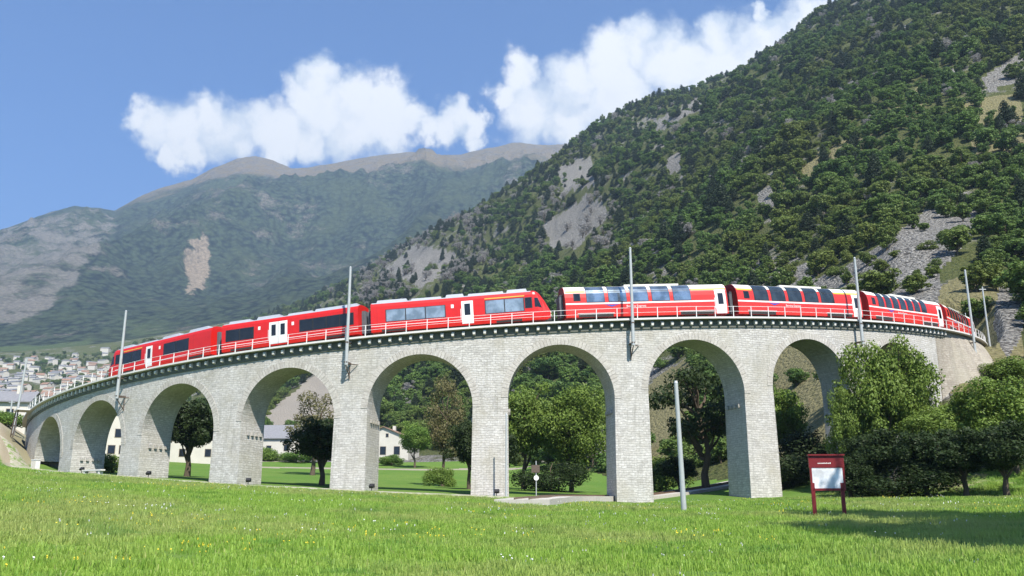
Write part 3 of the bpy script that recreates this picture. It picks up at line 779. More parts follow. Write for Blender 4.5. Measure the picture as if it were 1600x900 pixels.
def railcar(name, label, L, lay, cab=None, cap=None):
    t = empty(name, (0, 0, 0), 0, label, 'railcar', 'red railcars at the left half of the train')
    body_mesh(P_RED, L, cab == 'L', cab == 'R').build('body', M['red'], t, smooth=False)
    nl = 1.7 if cab == 'L' else 0; nr_ = 1.7 if cab == 'R' else 0
    xl, xr = -L/2+nl, L/2-nr_
    # roof with equipment housings
    rf = MB()
    for s in (-1, 1): panel(P_RED, xl+.05, xr-.05, 3.14, 3.385, .012, .03, s, rf)
    rf.build('roof', M['roofgrey'], t)
    for (x0, x1, h) in lay['pods']:
        b = MB(); b.hexa([(x0, -.95, 3.2), (x1, -.95, 3.2), (x1, .95, 3.2), (x0, .95, 3.2), (x0+.12, -.8, 3.38+h), (x1-.12, -.8, 3.38+h), (x1-.12, .8, 3.38+h), (x0+.12, .8, 3.38+h)])
        b.build('roof_unit', M['roofgrey'], t)
    for s in (-1, 1):
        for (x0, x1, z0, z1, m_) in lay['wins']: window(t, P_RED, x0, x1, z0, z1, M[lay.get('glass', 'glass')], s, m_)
        for (x0, x1, n_) in lay['doors']: door(t, P_RED, x0, x1, s, n_)
        for (x0, x1) in lay.get('yel', []): panel(P_RED, x0, x1, 2.72, 2.82, .008, .006, s).build('class_stripe', M['yellow'], t)
        pn = MB(); panel(P_RED, xl, xr, .92, .97, .006, .006, s, pn); pn.build('line', M['white'], t)
        for x in lay.get('emb', []): emblem(t, x, 2.3, s, P_RED, M['white'])
        for xq in (xl+1.0, xr-3.4): panel(P_RED, xq, xq+2.4, .40, .60, .004, .02, s).build('bogie_cover', M['under'], t)
        for xq in np.arange(xl+.6, xr-.3, (xr-xl)/5.1): panel(P_RED, xq, xq+.014, .62, 2.95, .003, .004, s).build('panel_seam', M['darkred'], t)
    for x in (xl+2.2, xr-2.2): bogie(t, x)
    b = MB(); b.box(xl+4, xr-4, -1.1, 1.1, .25, .5); b.build('underframe', M['under'], t)
    for sg, cabbed in ((-1, cab == 'L'), (1, cab == 'R')):
        if not cabbed: gangway(t, sg*(L/2+.2), .5)
        else:
            # windscreen follows the nose: built between two slices of it
            ws = MB(); xe = sg*L/2
            def nx(h): 
                r = 1.55-1.25*max(0, h-.28)**1.15*1.35 if h > .28 else 1.55-.25*(.28-h)
                return sg*(L/2-1.55+r+.03)
            zs = [1.55, 1.9, 2.3, 2.7]
            for z0, z1 in zip(zs[:-1], zs[1:]):
                for y0, y1 in ((-.72, -.02), (.02, .72)):
                    f = lambda y, z: (nx((z/.95-.4)/3.0)-sg*.0, y, z)
                    ws.hexa([f(y0, z0), f(y1, z0), (f(y1, z0)[0]-sg*.06, y1, z0), (f(y0, z0)[0]-sg*.06, y0, z0), f(y0, z1), f(y1, z1), (f(y1, z1)[0]-sg*.06, y1, z1), (f(y0, z1)[0]-sg*.06, y0, z1)])
            ws.build('windscreen', M['glass'], t)
            for s in (-1, 1):
                hl = MB(); hl.tube([(nx(.22)-sg*.12, s*.66, 1.12), (nx(.22)+sg*.03, s*.66, 1.12)], .12, 12); hl.build('headlight', M['lamp'], t)
                # side window of the cab and the mirror
                x0, x1 = sorted((sg*(L/2-2.35), sg*(L/2-1.65)))
                window(t, P_RED, x0, x1, 1.55, 2.6, M['glass'], s)
                b = MB(); w0 = sg*(L/2-1.42); w1 = sg*(L/2-.78)
                ya, yb = s*1.348, s*1.255
                b.hexa([(w0, ya-s*.03, 1.65), (w1, yb-s*.03, 1.55), (w1, yb+s*.012, 1.55), (w0, ya+s*.012, 1.65), (w0, s*1.30, 2.5), (sg*(L/2-1.12), s*1.24, 2.5), (sg*(L/2-1.12), s*1.31, 2.5), (w0, s*1.355, 2.5)])
                b.build('quarter_window', M['glass'], t)
            cp = MB(); cp.box(min(xe-sg*.35, xe+sg*.1), max(xe-sg*.35, xe+sg*.1), -.18, .18, .55, .85); cp.box(min(xe-sg*.5, xe+sg*.02), max(xe-sg*.5, xe+sg*.02), -1.0, 1.0, .28, .5)
            cp.build('coupler', M['under'], t)
    return t
def pantograph(parent, x, up=.25):
    b = MB()
    for s in (-1, 1):
        b.tube([(x-.8, s*.35, 3.5), (x+.5, s*.3, 3.5+up*.8), (x-.5, s*.55, 3.5+up*1.5)], .025, 6)
        b.tube([(x-.9, s*.5, 3.48), (x+.7, s*.5, 3.48)], .03, 6)
        for xx in (x-.8, x+.6): b.tube([(xx, s*.5, 3.36), (xx, s*.5, 3.5)], .05, 6)
    b.tube([(x-.5, -.75, 3.5+up*1.5), (x-.5, .75, 3.5+up*1.5)], .03, 6)
    b.build('pantograph', M['under'], parent)

T0 = -.664
L1 = {'pods': [(-6.2, -4.4, .16), (-3.5, -.5, .05), (.3, 3.0, .16), (4.4, 7.2, .2)], 'wins': [(-5.45, -2.35, 1.35, 2.6, 1), (1.15, 5.0, 1.35, 2.6, 1)], 'doors': [(-1.6, -.6, 1)], 'yel': [(-5.6, -2.3)], 'emb': [.55]}
L2 = {'pods': [(-7.0, -4.5, .14), (-3.8, -1.2, .2), (-.4, 2.4, .1), (2.6, 7.2, .16)], 'wins': [(-7.0, -3.8, 1.35, 2.55, 1), (1.2, 7.0, 1.35, 2.55, 3)], 'doors': [(-2.1, -.1, 2)], 'emb': [-3.2, .5]}
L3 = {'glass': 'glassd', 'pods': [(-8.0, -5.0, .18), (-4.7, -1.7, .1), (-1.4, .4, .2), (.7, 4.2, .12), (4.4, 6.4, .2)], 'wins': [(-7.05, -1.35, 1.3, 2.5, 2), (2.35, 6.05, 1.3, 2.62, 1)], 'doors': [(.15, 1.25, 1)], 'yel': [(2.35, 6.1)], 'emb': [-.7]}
g = .35/70
r1 = railcar('railcar', 'red leading railcar with cab at the far left end of the train', 16.5, L1, 'L')
a = T0; place_car(r1, a, a+17.1/70); a1 = a+17.1/70
r2 = railcar('railcar', 'red middle railcar with white double door between two cab railcars', 14.9, L2)
place_car(r2, a1+g, a1+15.6/70+g); a2 = a1+16.0/70+g
r3 = railcar('railcar', 'red railcar with blue-reflecting windows and sloped cab facing the panorama coaches', 16.9, L3, 'R')
place_car(r3, a2, a2+17.2/70); a3 = a2+17.2/70
pantograph(r1, -2.0); pantograph(r3, 4.6)

def panorama(label, L, first, nwin=5, gl='glassp'):
    t = empty('panorama_coach', (0, 0, 0), 0, label, 'railway coach', 'panorama coaches with windows curving into the roof')
    body_mesh(P_PAN, L).build('body', M['redp'], t)
    rf = MB()
    for s in (-1, 1): panel(P_PAN, -L/2+.02, L/2-.02, 2.98, 3.555, .008, .02, s, rf)
    rf.build('roof', M['roofcream'], t)
    b = MB(); b.box(-L*.12, L*.22, -.55, .55, 3.5, 3.66); b.build('roof_unit', M['roofcream'], t)
    x0 = -L/2+2.05; x1 = L/2-3.7; step = (x1-x0+.34)/nwin
    for s in (-1, 1):
        for k in range(nwin):
            xa = x0+k*step
            fr = panel(P_PAN, xa, xa+step-.34, 1.80, 3.44, .014, .02, s).build('window', M['black'], t)
            mb = MB(); panel(P_PAN, xa+.04, xa+step-.38, 1.85, 2.82, .02, .004, s, mb); panel(P_PAN, xa+.04, xa+step-.38, 2.86, 3.41, .02, .004, s, mb)
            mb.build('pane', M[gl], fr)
        window(t, P_PAN, -L/2+.8, -L/2+1.5, 1.95, 2.72, M['glass'], s)
        panel(P_PAN, -L/2+.02, L/2-1.3, 1.62, 1.77, .012, .01, s).build('stripe', M['white'], t)
        if first:
            yb = MB(); panel(P_PAN, -L/2+.1, x0-.1, 2.80, 2.98, .012, .006, s, yb); panel(P_PAN, x1+.1, L/2-.1, 2.80, 2.98, .012, .006, s, yb); yb.build('class_stripe', M['yellow'], t)
        door(t, P_PAN, L/2-1.25, L/2-.15, s, 1, .45, 2.8)
        for xq in (-L/2+1.2, L/2-4.9):
            panel(P_PAN, xq, xq+3.4, .42, .74, .006, .02, s).build('bogie_cover', M['under'], t)
            panel(P_PAN, xq-.1, xq+3.5, .75, .79, .008, .006, s).build('trim_line', M['white'], t)
        text_part(t, 'Bernina Express', (-1.2 if s < 0 else 1.2), 1.28, .30, s, M['white'], P_PAN)
        e = MB(); xe = -3.6*(1 if s < 0 else 1)
        y_ = s*(1.35+.014)
        e.poly([(xe-.75, y_, 1.60), (xe+.0, y_, 1.36), (xe+.75, y_, 1.60), (xe+.0, y_, 1.52)]); e.build('emblem', M['logo'], t)
    for x in (-L/2+2.9, L/2-3.2): bogie(t, x)
    b = MB(); b.box(-L/2+5, L/2-5.2, -1.1, 1.1, .25, .5); b.build('underframe', M['under'], t)
    for sg in (-1, 1):
        b = MB(); xx = sg*(L/2+.03)
        prof = [(y, z) for y, z in zip(P_PAN.y, P_PAN.z)]
        for s in (-1, 1): 
            for (ya, za), (yb_, zb_) in zip(prof[:-1], prof[1:]):
                b.quad((xx, s*ya*.99, za), (xx, s*yb_*.99, zb_), (xx, 0, zb_), (xx, 0, za))
                b.quad((xx, s*ya*.99, za), (xx, s*yb_*.99, zb_), (xx-sg*.02, s*yb_*.99, zb_), (xx-sg*.02, s*ya*.99, za))
        b.build('end_wall', M['darkred'], t); gangway(t, sg*(L/2+.2), .36)
        for s in (-1, 1):
            bf = MB(); bf.tube([(sg*L/2, s*.7, .75), (sg*(L/2+.3), s*.7, .75)], [.09, .09], 10); bf.build('buffer', M['under'], t)
    return t
acur = a3+.75/70
pls = ['pale reflecting panorama coach coupled directly behind the railcar cab', 'panorama coach with dark curved windows and yellow roof stripe, second behind the railcar cab',
 'panorama coach seen obliquely above the leafy tree, third behind the railcar cab', 'last panorama coach turning away into the hillside at the far right']
for k in range(4):
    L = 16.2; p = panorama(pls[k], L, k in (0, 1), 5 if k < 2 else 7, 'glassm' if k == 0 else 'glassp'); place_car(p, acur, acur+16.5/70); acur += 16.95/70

# ------------------------------------------------------------------ catenary masts
def mast_on_viaduct(u_t, a, top_v, label, drop=2.6):
    x, y, z = V(a, RF+.92, zdeck(a)-drop)
    D = math.hypot(x, y); d = ray(u_t, top_v); ztop = EYE+d[2]/math.hypot(d[0], d[1])*D
    t = empty('catenary_mast', (x, y, z), a, label, 'mast', 'catenary masts along the railway')
    b = MB(); hgt = ztop-z; b.tube([(0, 0, 0), (0, 0, hgt)], [.17, .11], 12); b.build('pole', M['mast'], t, smooth=False)
    for zz in (.25, 2.1):
        k = MB(); k.box(-.14, .14, -.16, .92, zz-.06, zz+.06); k.build('bracket', M['rust'], t)
    k = MB(); k.tube([(0, .0, -.05), (.0, .9, -1.1)], .05, 6); k.tube([(0, .85, -1.2), (0, .85, -.0)], .05, 6); k.tube([(0, 0, .1), (.75, .88, .1)], .045, 6); k.build('stay', M['rust'], t)
    k = MB(); k.tube([(0, 0, hgt-.02), (0, 0, hgt+.10)], [.14, .06], 12); k.build('cap', M['steel'], t)
    return t
def ang_for(u):
    aa = np.linspace(-1.08, 1.08, 900); P = np.array([V(q, RF+.9, zdeck(q)) for q in aa]); uu, _ = project(P[:, 0], P[:, 1], P[:, 2])
    return float(np.interp(u, uu, aa))
mast_on_viaduct(191, ang_for(187), 486, 'grey catenary mast right of the second arch beside the leading railcar cab')
mast_on_viaduct(546, ang_for(543), 418, 'grey catenary mast on the pier left of the fifth arch, beside the middle railcar')
mast_on_viaduct(988, ang_for(988), 388, 'tall grey catenary mast in front of the first panorama coach above a central pier')
mast_on_viaduct(1340, ang_for(1344), 403, 'grey catenary mast rising from the leafy tree between two panorama coaches')
mast_on_viaduct(1514, ang_for(1520), 422, 'stout catenary mast at the right end of the viaduct before the last coach', 3.2)
def ground_mast(u, vt, vb, D, label, r=.14, name='catenary_mast', cat='mast', grp='catenary masts along the railway', arm=True, lean=0):
    p = at(u, vb, D); x, y = p[0], p[1]; z = float(gz(x, y)); 
    d = ray(u, vt); zt = EYE+d[2]/math.hypot(d[0], d[1])*D
    z0 = min(z, p[2]) if D > 60 else z
    t = empty(name, (x, y, z0-.3), 0, label, cat, grp); h = zt-z0+.3
    b = MB(); b.tube([(0, 0, 0), (lean, 0, h)], [r, r*.7], 12); b.build('pole', M['mast'], t)
    if arm:
        k = MB(); k.tube([(lean-.45, 0, h-.35), (lean+.45, 0, h-.35)], .05, 6); k.build('crossarm', M['steel'], t)
    else:
        k = MB(); k.tube([(lean, 0, h-.02), (lean, 0, h+.12)], [r*.78, r*.5], 12); k.build('cap', M['steel'], t)
    return t
ground_mast(1547, 447, 542, 132, 'thin grey catenary mast standing on the hillside right of the last coach', .13)
ground_mast(1512, 380+110, 520, 133, 'short pale post beside the track behind the last coach', .08, arm=False, name='marker_post', cat='post', grp=None)
ground_mast(24, 560, 652, 136, 'pale leaning catenary mast at the left end of the viaduct by the village', .17, lean=.5)
ground_mast(15, 625, 655, 150, 'short far catenary mast just behind the leaning one at the left end', .14)
for u, vt, vb, l in ((81, 622, 645, 'third'), (107, 606, 634, 'second'), (52, 618, 650, 'first')):
    ground_mast(u, vt, vb, 150+(u-50)*.4, 'short distant catenary mast over the left parapet, %s from left of three' % l, .13)
ground_mast(1069, 598, 799, 55, 'tall bare silver metal pole standing in the meadow in front of the seventh arch', .17, 'metal_pole', 'pole', None, False, -.15)
ground_mast(791, 648, 785, 78, 'slim grey metal pole close against the pier left of the sixth arch', .10, 'metal_pole', 'pole', None, False)

# ------------------------------------------------------------------ information board
def info_board():
    p = at(1297, 800, 48); x, y = p[0], p[1]; z = float(gz(x, y)); s = 48/F
    t = empty('information_board', (x, y, z), -R_(4), 'red framed information board with pale panel on two posts in the meadow', 'sign')
    H_ = 92*s*.93; w = 25*s; 
    for xx in (-w*.86, w*.80):
        b = MB(); b.box(xx-.09, xx+.09, -.05, .05, -.2, H_*.55); b.build('post', M['sign_shaded_red'], t)
    b = MB(); b.box(-w, w, -.07, .07, H_*.80, H_); b.box(-w*.97, -w*.86, -.06, .06, H_*.42, H_*.8); b.box(w*.88, w*.99, -.06, .06, H_*.42, H_*.8); b.box(-w*.86, w*.88, -.05, .05, H_*.42, H_*.46)
    b.build('frame', M['sign_shaded_red'], t)
    b = MB(); b.box(-w*1.04, w*1.04, -.16, .12, H_, H_+.07); b.build('cap_board', M['sign_shaded_red'], t)
    b = MB(); b.box(-w*.86, w*.88, -.045, .03, H_*.46, H_*.8); b.build('panel', M['panel'], t)
    # a short line of small white lettering, too small in the photograph to read
    k = MB(); xx = -w*.5
    for n_ in range(11):
        ww = random.uniform(.03, .06); k.box(xx, xx+ww, -.076, -.07, H_*.865, H_*.865+random.choice((.045, .06))); xx += ww+.018
    k.build('lettering', M['white'], t)
info_board()

# ------------------------------------------------------------------ small things at the foot of the piers
def floodlight(u, D, label):
    a = azel(u, 750)[0]; x, y = D*math.sin(a), D*math.cos(a); z = float(gz(x, y))
    t = empty('floodlight', (x, y, z), random.uniform(-.4, .4), label, 'lamp', 'black floodlights on the ground along the piers'); t.scale = (.75, .75, .75)
    b = MB(); b.tube([(0, 0, -.1), (0, 0, .5)], .05, 8); b.build('stem', M['black'], t)
    b = MB(); b.hexa([(-.25, -.12, .42), (.25, -.12, .42), (.32, .2, .5), (-.32, .2, .5), (-.25, -.3, .62), (.25, -.3, .62), (.32, .12, .92), (-.32, .12, .92)]); b.build('housing', M['black'], t)
    b = MB(); b.box(-.26, .26, .13, .15, .58, .84); b.build('lens', M['glass'], t)
for u, l in ((126, 'leftmost black floodlight, in the grass before the first pier'), (231, 'black floodlight in front of the pier left of the third arch'),
             (388, 'black floodlight in front of the pier left of the fourth arch'), (581, 'black floodlight at the foot of the pier left of the fifth arch'),
             (776, 'black floodlight at the foot of the pier left of the sixth arch')):
    floodlight(u, circ_dist(azel(u, 750)[0])-1.8, l)
def slab_bench():
    p = at(145, 742, circ_dist(azel(145, 742)[0])-2.2); z = float(gz(p[0], p[1]))
    t = empty('stone_bench', (p[0], p[1], z), -.6, 'low stone slab bench on the path under the second arch', 'bench')
    b = MB(); b.box(-1.7, 1.7, -.25, .25, .35, .5); b.build('seat', M['slab'], t)
    for xx in (-1.3, 1.3):
        b = MB(); b.box(xx-.15, xx+.15, -.2, .2, -.1, .35); b.build('leg', M['slab'], t)
slab_bench()
def cabinet():
    p = at(56, 722, 113); z = float(gz(p[0], p[1]))
    b = MB(); b.box(-.42, .42, -.25, .25, -.1, 1.0); b.box(-.47, .47, -.3, .3, 1.0, 1.07)
    t = empty('utility_box', (p[0], p[1], z), -.5, 'small white utility box at the foot of the first arch', 'box'); b.build('housing', M['white'], t)
    b = MB(); b.box(-.36, .36, -.262, -.25, .05, .92); b.build('door', M['wallwhite'], t)
cabinet()
def refuge():   # little platform with iron steps where the parapet ends on the left
    a_ = ang_for(40); x, y, z = V(a_, RF+1.3, zdeck(a_))
    t = empty('refuge_platform', (x, y, z), a_, 'small platform on iron legs and rungs at the left end of the viaduct deck', 'platform')
    b = MB(); b.box(-1.6, 1.6, -.7, .7, -.1, .05); b.build('slab', M['slab'], t)
    for xx, zz in ((-1.3, -3.2), (.9, -3.4)):
        b = MB(); b.tube([(xx, -.5, -.1), (xx-.25, -.7, zz)], .07, 6); b.build('leg', M['rust'], t)
    for k in range(3):
        b = MB(); zz = -.9-k*1.0; b.tube([(-1.4-.05*k, -.55-.05*k, zz), (.82-.05*k, -.55-.05*k, zz)], .05, 6); b.build('rung', M['rust'], t)
refuge()
def track_sign():
    p = at(838, 786, 79.5); z = float(gz(p[0], p[1]))
    t = empty('track_signal', (p[0], p[1], z), .1, 'slim pale signal post with round disc and small board under the sixth arch', 'signal')
    b = MB(); b.tube([(0, 0, -.2), (0, 0, 3.2)], .045, 8); b.build('post', M['mast'], t)
    b = MB(); b.tube([(0, -.06, 1.75), (0, -.10, 1.75)], .22, 16); b.build('disc', M['white'], t)
    b = MB(); b.box(-.42, .30, -.10, -.06, 2.2, 2.85); b.build('board', M['rust'], t)
track_sign()

# lower track: gravel bed and rails passing under the sixth arch
LT = []
def lower_track():
    ctrl = [(1180, 112), (1120, 104), (1040, 94), (965, 87), (915, 82), (880, 77.5), (855, 73), (835, 68), (815, 62)]
    P = []
    for u, D in ctrl:
        a = azel(u, 780)[0]; P.append((D*math.sin(a), D*math.cos(a)))
    P = np.array(P); t = np.arange(len(P)); tt = np.linspace(0, len(P)-1, 80)
    # smooth the polyline
    xs = np.interp(tt, t, P[:, 0]); ys = np.interp(tt, t, P[:, 1])
    for _ in range(6): xs[1:-1] = (xs[:-2]+2*xs[1:-1]+xs[2:])/4; ys[1:-1] = (ys[:-2]+2*ys[1:-1]+ys[2:])/4
    LT.extend(zip(xs, ys)); dx = np.gradient(xs); dy = np.gradient(ys); L = np.hypot(dx, dy); nx, ny = -dy/L, dx/L
    def strip(off0, off1, h, thick=None):
        mb = MB()
        for k in range(79):
            q = []
            for kk in (k, k+1):
                zc = float(gz(xs[kk], ys[kk]))+.34
                for o_ in (off0, off1): q.append((xs[kk]+nx[kk]*o_, ys[kk]+ny[kk]*o_, zc+h))
            if thick: mb.hexa([(q[0][0], q[0][1], q[0][2]-thick), (q[1][0], q[1][1], q[1][2]-thick), (q[3][0], q[3][1], q[3][2]-thick), (q[2][0], q[2][1], q[2][2]-thick), q[0], q[1], q[3], q[2]])
            else: mb.quad(q[0], q[1], q[3], q[2])
        return mb
    g_ = strip(-1.9, 1.9, 0, .8).build('gravel_track', M['gravel'], None); g_['kind'] = 'structure'
    for o_ in (-.5, .5):
        r_ = strip(o_-.035, o_+.035, .13, .14).build('rail', M['rail'], g_)
M['gravel'] = mat_plain('pale_gravel', (.46, .43, .38), .95, var=.25, scale=5, bump=.6)
lower_track()

# trodden gravel path along the foot of the piers
def footpath():
    m, nt = new_mat('trodden_path'); pos = nt.add('ShaderNodeNewGeometry').outputs['Position']
    n = nt.noise(pos, 2.5, 5, .65); c = nt.mix(nt.noise(pos, 9, 4), (.30, .27, .21), (.50, .46, .38))
    c = nt.mix(nt.smooth(nt.math('ADD', n, nt.math('MULTIPLY', nt.noise(pos, .5, 3), .5)), .72, .86), c, (.14, .23, .045))
    finish(nt, c, .95, n, .5, .04, spec=.1)
    mb = MB(); aa = np.linspace(-.92, .0, 90); rows = []
    for k, a in enumerate(aa):
        rc = 75.3+.7*math.sin(a*9)+.3*math.sin(a*31); w = 1.1+.25*math.sin(a*23)+2.0*max(0, 1-abs(a+.12)/.13)
        row = []
        for q, h in ((-w-.35, -.12), (-w, .07), (0, .13), (w, .07), (w+.35, -.12)):
            x, y, _ = V(a, rc+q, 0); row.append((x, y, float(gz(x, y))+h))
        rows.append(row)
    for r0, r1 in zip(rows[:-1], rows[1:]):
        for k in range(4): mb.quad(r0[k], r0[k+1], r1[k+1], r1[k])
    o = mb.build('footpath', m, None, smooth=True); o['kind'] = 'structure'
footpath()

#@@TREES
# ------------------------------------------------------------------ vegetation
def leaf_mat(name, cols, tint=.5):
    m, nt = new_mat(name)
    oi = nt.add('ShaderNodeObjectInfo'); att = nt.add('ShaderNodeAttribute', attribute_name='leaf')
    v = nt.add('ShaderNodeSeparateColor', {0: att.outputs['Color']}).outputs[0]
    c = nt.mix(oi.outputs['Random'], cols[0], cols[1])
    c = nt.mix(v, c, cols[2])
    big = nt.noise(oi.outputs['Location'], .012, 3)
    c = nt.mix(nt.smooth(big, .42, .62, 0, tint), c, cols[3])
    finish(nt, c, .55, spec=.25, transl=.28)
    return m
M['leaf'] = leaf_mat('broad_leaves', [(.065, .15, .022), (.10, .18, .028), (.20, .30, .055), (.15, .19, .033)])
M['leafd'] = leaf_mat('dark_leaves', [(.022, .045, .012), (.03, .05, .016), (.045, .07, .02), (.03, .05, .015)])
M['leaff'] = leaf_mat('hill_leaves', [(.034, .09, .024), (.11, .185, .034), (.16, .25, .055), (.19, .19, .04)], .5)
M['leafn'] = leaf_mat('needles', [(.018, .035, .016), (.025, .045, .018), (.04, .06, .025), (.03, .045, .02)])
M['leafo'] = leaf_mat('olive_leaves', [(.13, .13, .045), (.15, .14, .055), (.19, .17, .075), (.15, .13, .06)])
M['dead'] = leaf_mat('bare_twigs', [(.26, .25, .235), (.33, .31, .29), (.38, .36, .34), (.30, .28, .26)])

def leaf_cloud(kind, seed, nclump, nleaf, size, low=None):
    """unit tree: height 1 (crown radius about .38); returns verts, quads, shade"""
    r = np.random.default_rng(seed)
    cl = []
    if kind == 'cone':
        for k in range(nclump):
            z = .12+.86*(k/nclump)**.9; rad = .24*(1-z)**.8+.02; a = k*2.4+r.random(); q = rad*r.uniform(.45, .95)
            cl.append((q*math.cos(a), q*math.sin(a), z, rad*.55+.03, .05+.03*r.random()))
    elif kind == 'bush':
        for k in range(nclump):
            a = r.random()*6.28; q = .42*math.sqrt(r.random()); z = .12+.68*r.random()*(1-q*1.2)
            s_ = r.uniform(.13, .24); cl.append((q*math.cos(a), q*math.sin(a), z, s_, s_*.8))
    elif kind == 'spread':
        for k in range(nclump):
            a = k*2.4+r.random(); q = r.uniform(.1, .40); z = r.uniform(.42, .9); s_ = r.uniform(.09, .16)
            if q > .3 and z > .8: z -= .15
            cl.append((q*math.cos(a), q*math.sin(a), z, s_, s_*.5))
    else:
        lob = r.normal(size=(6, 3)); lob /= np.linalg.norm(lob, axis=1)[:, None]
        for k in range(nclump):
            th = math.acos(1-2*(k+.5)/nclump); a = k*2.4+r.random()
            dv = np.array([math.sin(th)*math.cos(a), math.sin(th)*math.sin(a), math.cos(th)])
            q = r.uniform(.45, 1.0)*(.72+.48*max(0, float((lob@dv).max()))**3); s_ = r.uniform(.05, .125)
            w = .33; zc = (.60 if kind == 'round' else .55) if low is None else low; hh = .36 if kind == 'round' else .42
            cl.append((w*q*math.sin(th)*math.cos(a)*r.uniform(.75, 1.15), w*q*math.sin(th)*math.sin(a)*r.uniform(.75, 1.15), zc+hh*q*math.cos(th)*.85, s_, s_*r.uniform(.7, .95)))
    cl = np.array(cl); wgt = cl[:, 3]**2; wgt /= wgt.sum()
    idx = r.choice(len(cl), nleaf, p=wgt)
    d = r.normal(size=(nleaf, 3)); d /= np.linalg.norm(d, axis=1)[:, None]
    rr = r.uniform(.55, 1.08, nleaf)[:, None]
    c = cl[idx]; rad = np.stack([c[:, 3], c[:, 3], c[:, 4]], 1)
    p = c[:, :3]+d*rad*rr
    keep = p[:, 2] > .02; p = p[keep]; d = d[keep]; idx = idx[keep]; n = len(p)
    nrm = d*.8+r.normal(size=(n, 3))*.5+np.array([0, 0, .25]); nrm /= np.linalg.norm(nrm, axis=1)[:, None]
    t = np.cross(nrm, r.normal(size=(n, 3))); t /= np.linalg.norm(t, axis=1)[:, None]; b_ = np.cross(nrm, t)
    s_ = size*r.uniform(.55, 1.35, n)[:, None]
    q = np.stack([p-t*s_, p-b_*s_*.55, p+t*s_, p+b_*s_*.55], 1)
    clv = r.random(len(cl))
    shade = np.clip(clv[idx]*.65+r.random(n)*.45, 0, 1)
    return q.reshape(-1, 3), shade, cl
def quads_mesh(name, co, shade, mat):
    me = bpy.data.meshes.new(name); n = len(co)//4
    me.vertices.add(len(co)); me.vertices.foreach_set('co', co.ravel()); me.loops.add(len(co)); me.loops.foreach_set('vertex_index', np.arange(len(co), dtype=np.int32))
    me.polygons.add(n); me.polygons.foreach_set('loop_start', np.arange(0, len(co), 4, dtype=np.int32)); me.update(calc_edges=True)
    ca = me.color_attributes.new('leaf', 'FLOAT_COLOR', 'POINT'); s4 = np.repeat(shade, 4); ca.data.foreach_set('color', np.stack([s4, s4, s4, np.ones_like(s4)], 1).ravel())
    me.materials.append(mat); return me
def trunk_mb(kind, cl, seed, thick=.022):
    r = random.Random(seed); mb = MB(); top = .9 if kind == 'cone' else .66
    pts = [(0, 0, -.05)]+[(r.uniform(-.012, .012)*k, r.uniform(-.012, .012)*k, top*k/5) for k in range(1, 6)]
    mb.tube(pts, [thick*1.25]+[thick*(1-.17*k) for k in range(1, 6)], 8)
    if kind != 'cone':
        sel = r.sample(range(len(cl)), min(len(cl), 14))
        for k in sel:
            c = cl[k]; z0 = max(.14, min(.6, c[2]-r.uniform(.12, .3))); f = z0/top
            b0 = (pts[-1][0]*f, pts[-1][1]*f, z0); mid = (c[0]*.5, c[1]*.5, (z0+c[2])/2-.01)
            mb.tube([b0, mid, (c[0]*.95, c[1]*.95, c[2])], [thick*.5, thick*.3, thick*.1], 5)
    return mb
class Kind:
    def __init__(s, kind, seed, nclump, nleaf, size, mat, thick=.022, name='tree', low=None):
        co, sh, cl = leaf_cloud(kind, seed, nclump, nleaf, size, low)
        s.crown = quads_mesh('crown', co, sh, mat)
        o = trunk_mb(kind, cl, seed, thick).build('trunk', M['bark']); s.trunk = o.data; bpy.data.objects.remove(o)
        s.name = name
def plant(K, x, y, h, w=None, label=None, cat='tree', group=None, rz=None, name=None, z=None):
    """height h in metres, w = full crown width"""
    t = empty(name or K.name, (x, y, float(gz(x, y))-.1 if z is None else z), random.uniform(0, 6.28) if rz is None else rz, label, cat, group)
    sx = (w/.8) if w else h*random.uniform(.85, 1.15)
    t.scale = (sx, sx, h)
    for nm, me in (('crown', K.crown), ('trunk', K.trunk)):
        o = bpy.data.objects.new(nm, me); COL.objects.link(o); o.parent = t
    return t
def axy(u, v, D): a = azel(u, v)[0]; return D*math.sin(a), D*math.cos(a)

HI = [Kind('round', 11, 75, 18000, .013, M['leaf'], name='broadleaf_tree'), Kind('oval', 12, 80, 18000, .013, M['leaf'], name='broadleaf_tree'), Kind('round', 13, 60, 15000, .014, M['leaf'], name='broadleaf_tree')]
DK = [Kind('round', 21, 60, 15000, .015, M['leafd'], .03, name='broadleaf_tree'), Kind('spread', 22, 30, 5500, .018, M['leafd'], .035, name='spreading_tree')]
OL = [Kind('oval', 31, 26, 6500, .013, M['leafo'], .026, name='broadleaf_tree')]
BD = [Kind('bush', 43, 30, 9000, .018, M['leafd'], .02, name='bush')]
BU = [Kind('bush', 41, 26, 9000, .022, M['leaf'], .02, name='bush'), Kind('bush', 42, 22, 8000, .024, M['leaf'], .02, name='bush')]
MIDT = [Kind('round', 51, 34, 3600, .030, M['leaff'], low=.46, name='broadleaf_tree'), Kind('oval', 52, 38, 3600, .028, M['leaff'], low=.46, name='broadleaf_tree'), Kind('round', 53, 30, 3200, .032, M['leaff'], low=.46, name='broadleaf_tree'), Kind('bush', 54, 18, 2600, .038, M['leaff'], name='bush')]
CON = [Kind('cone', 61, 34, 3600, .024, M['leafn'], name='conifer')]
DEAD = [Kind('oval', 71, 24, 1500, .020, M['dead'], .03, name='bare_tree')]

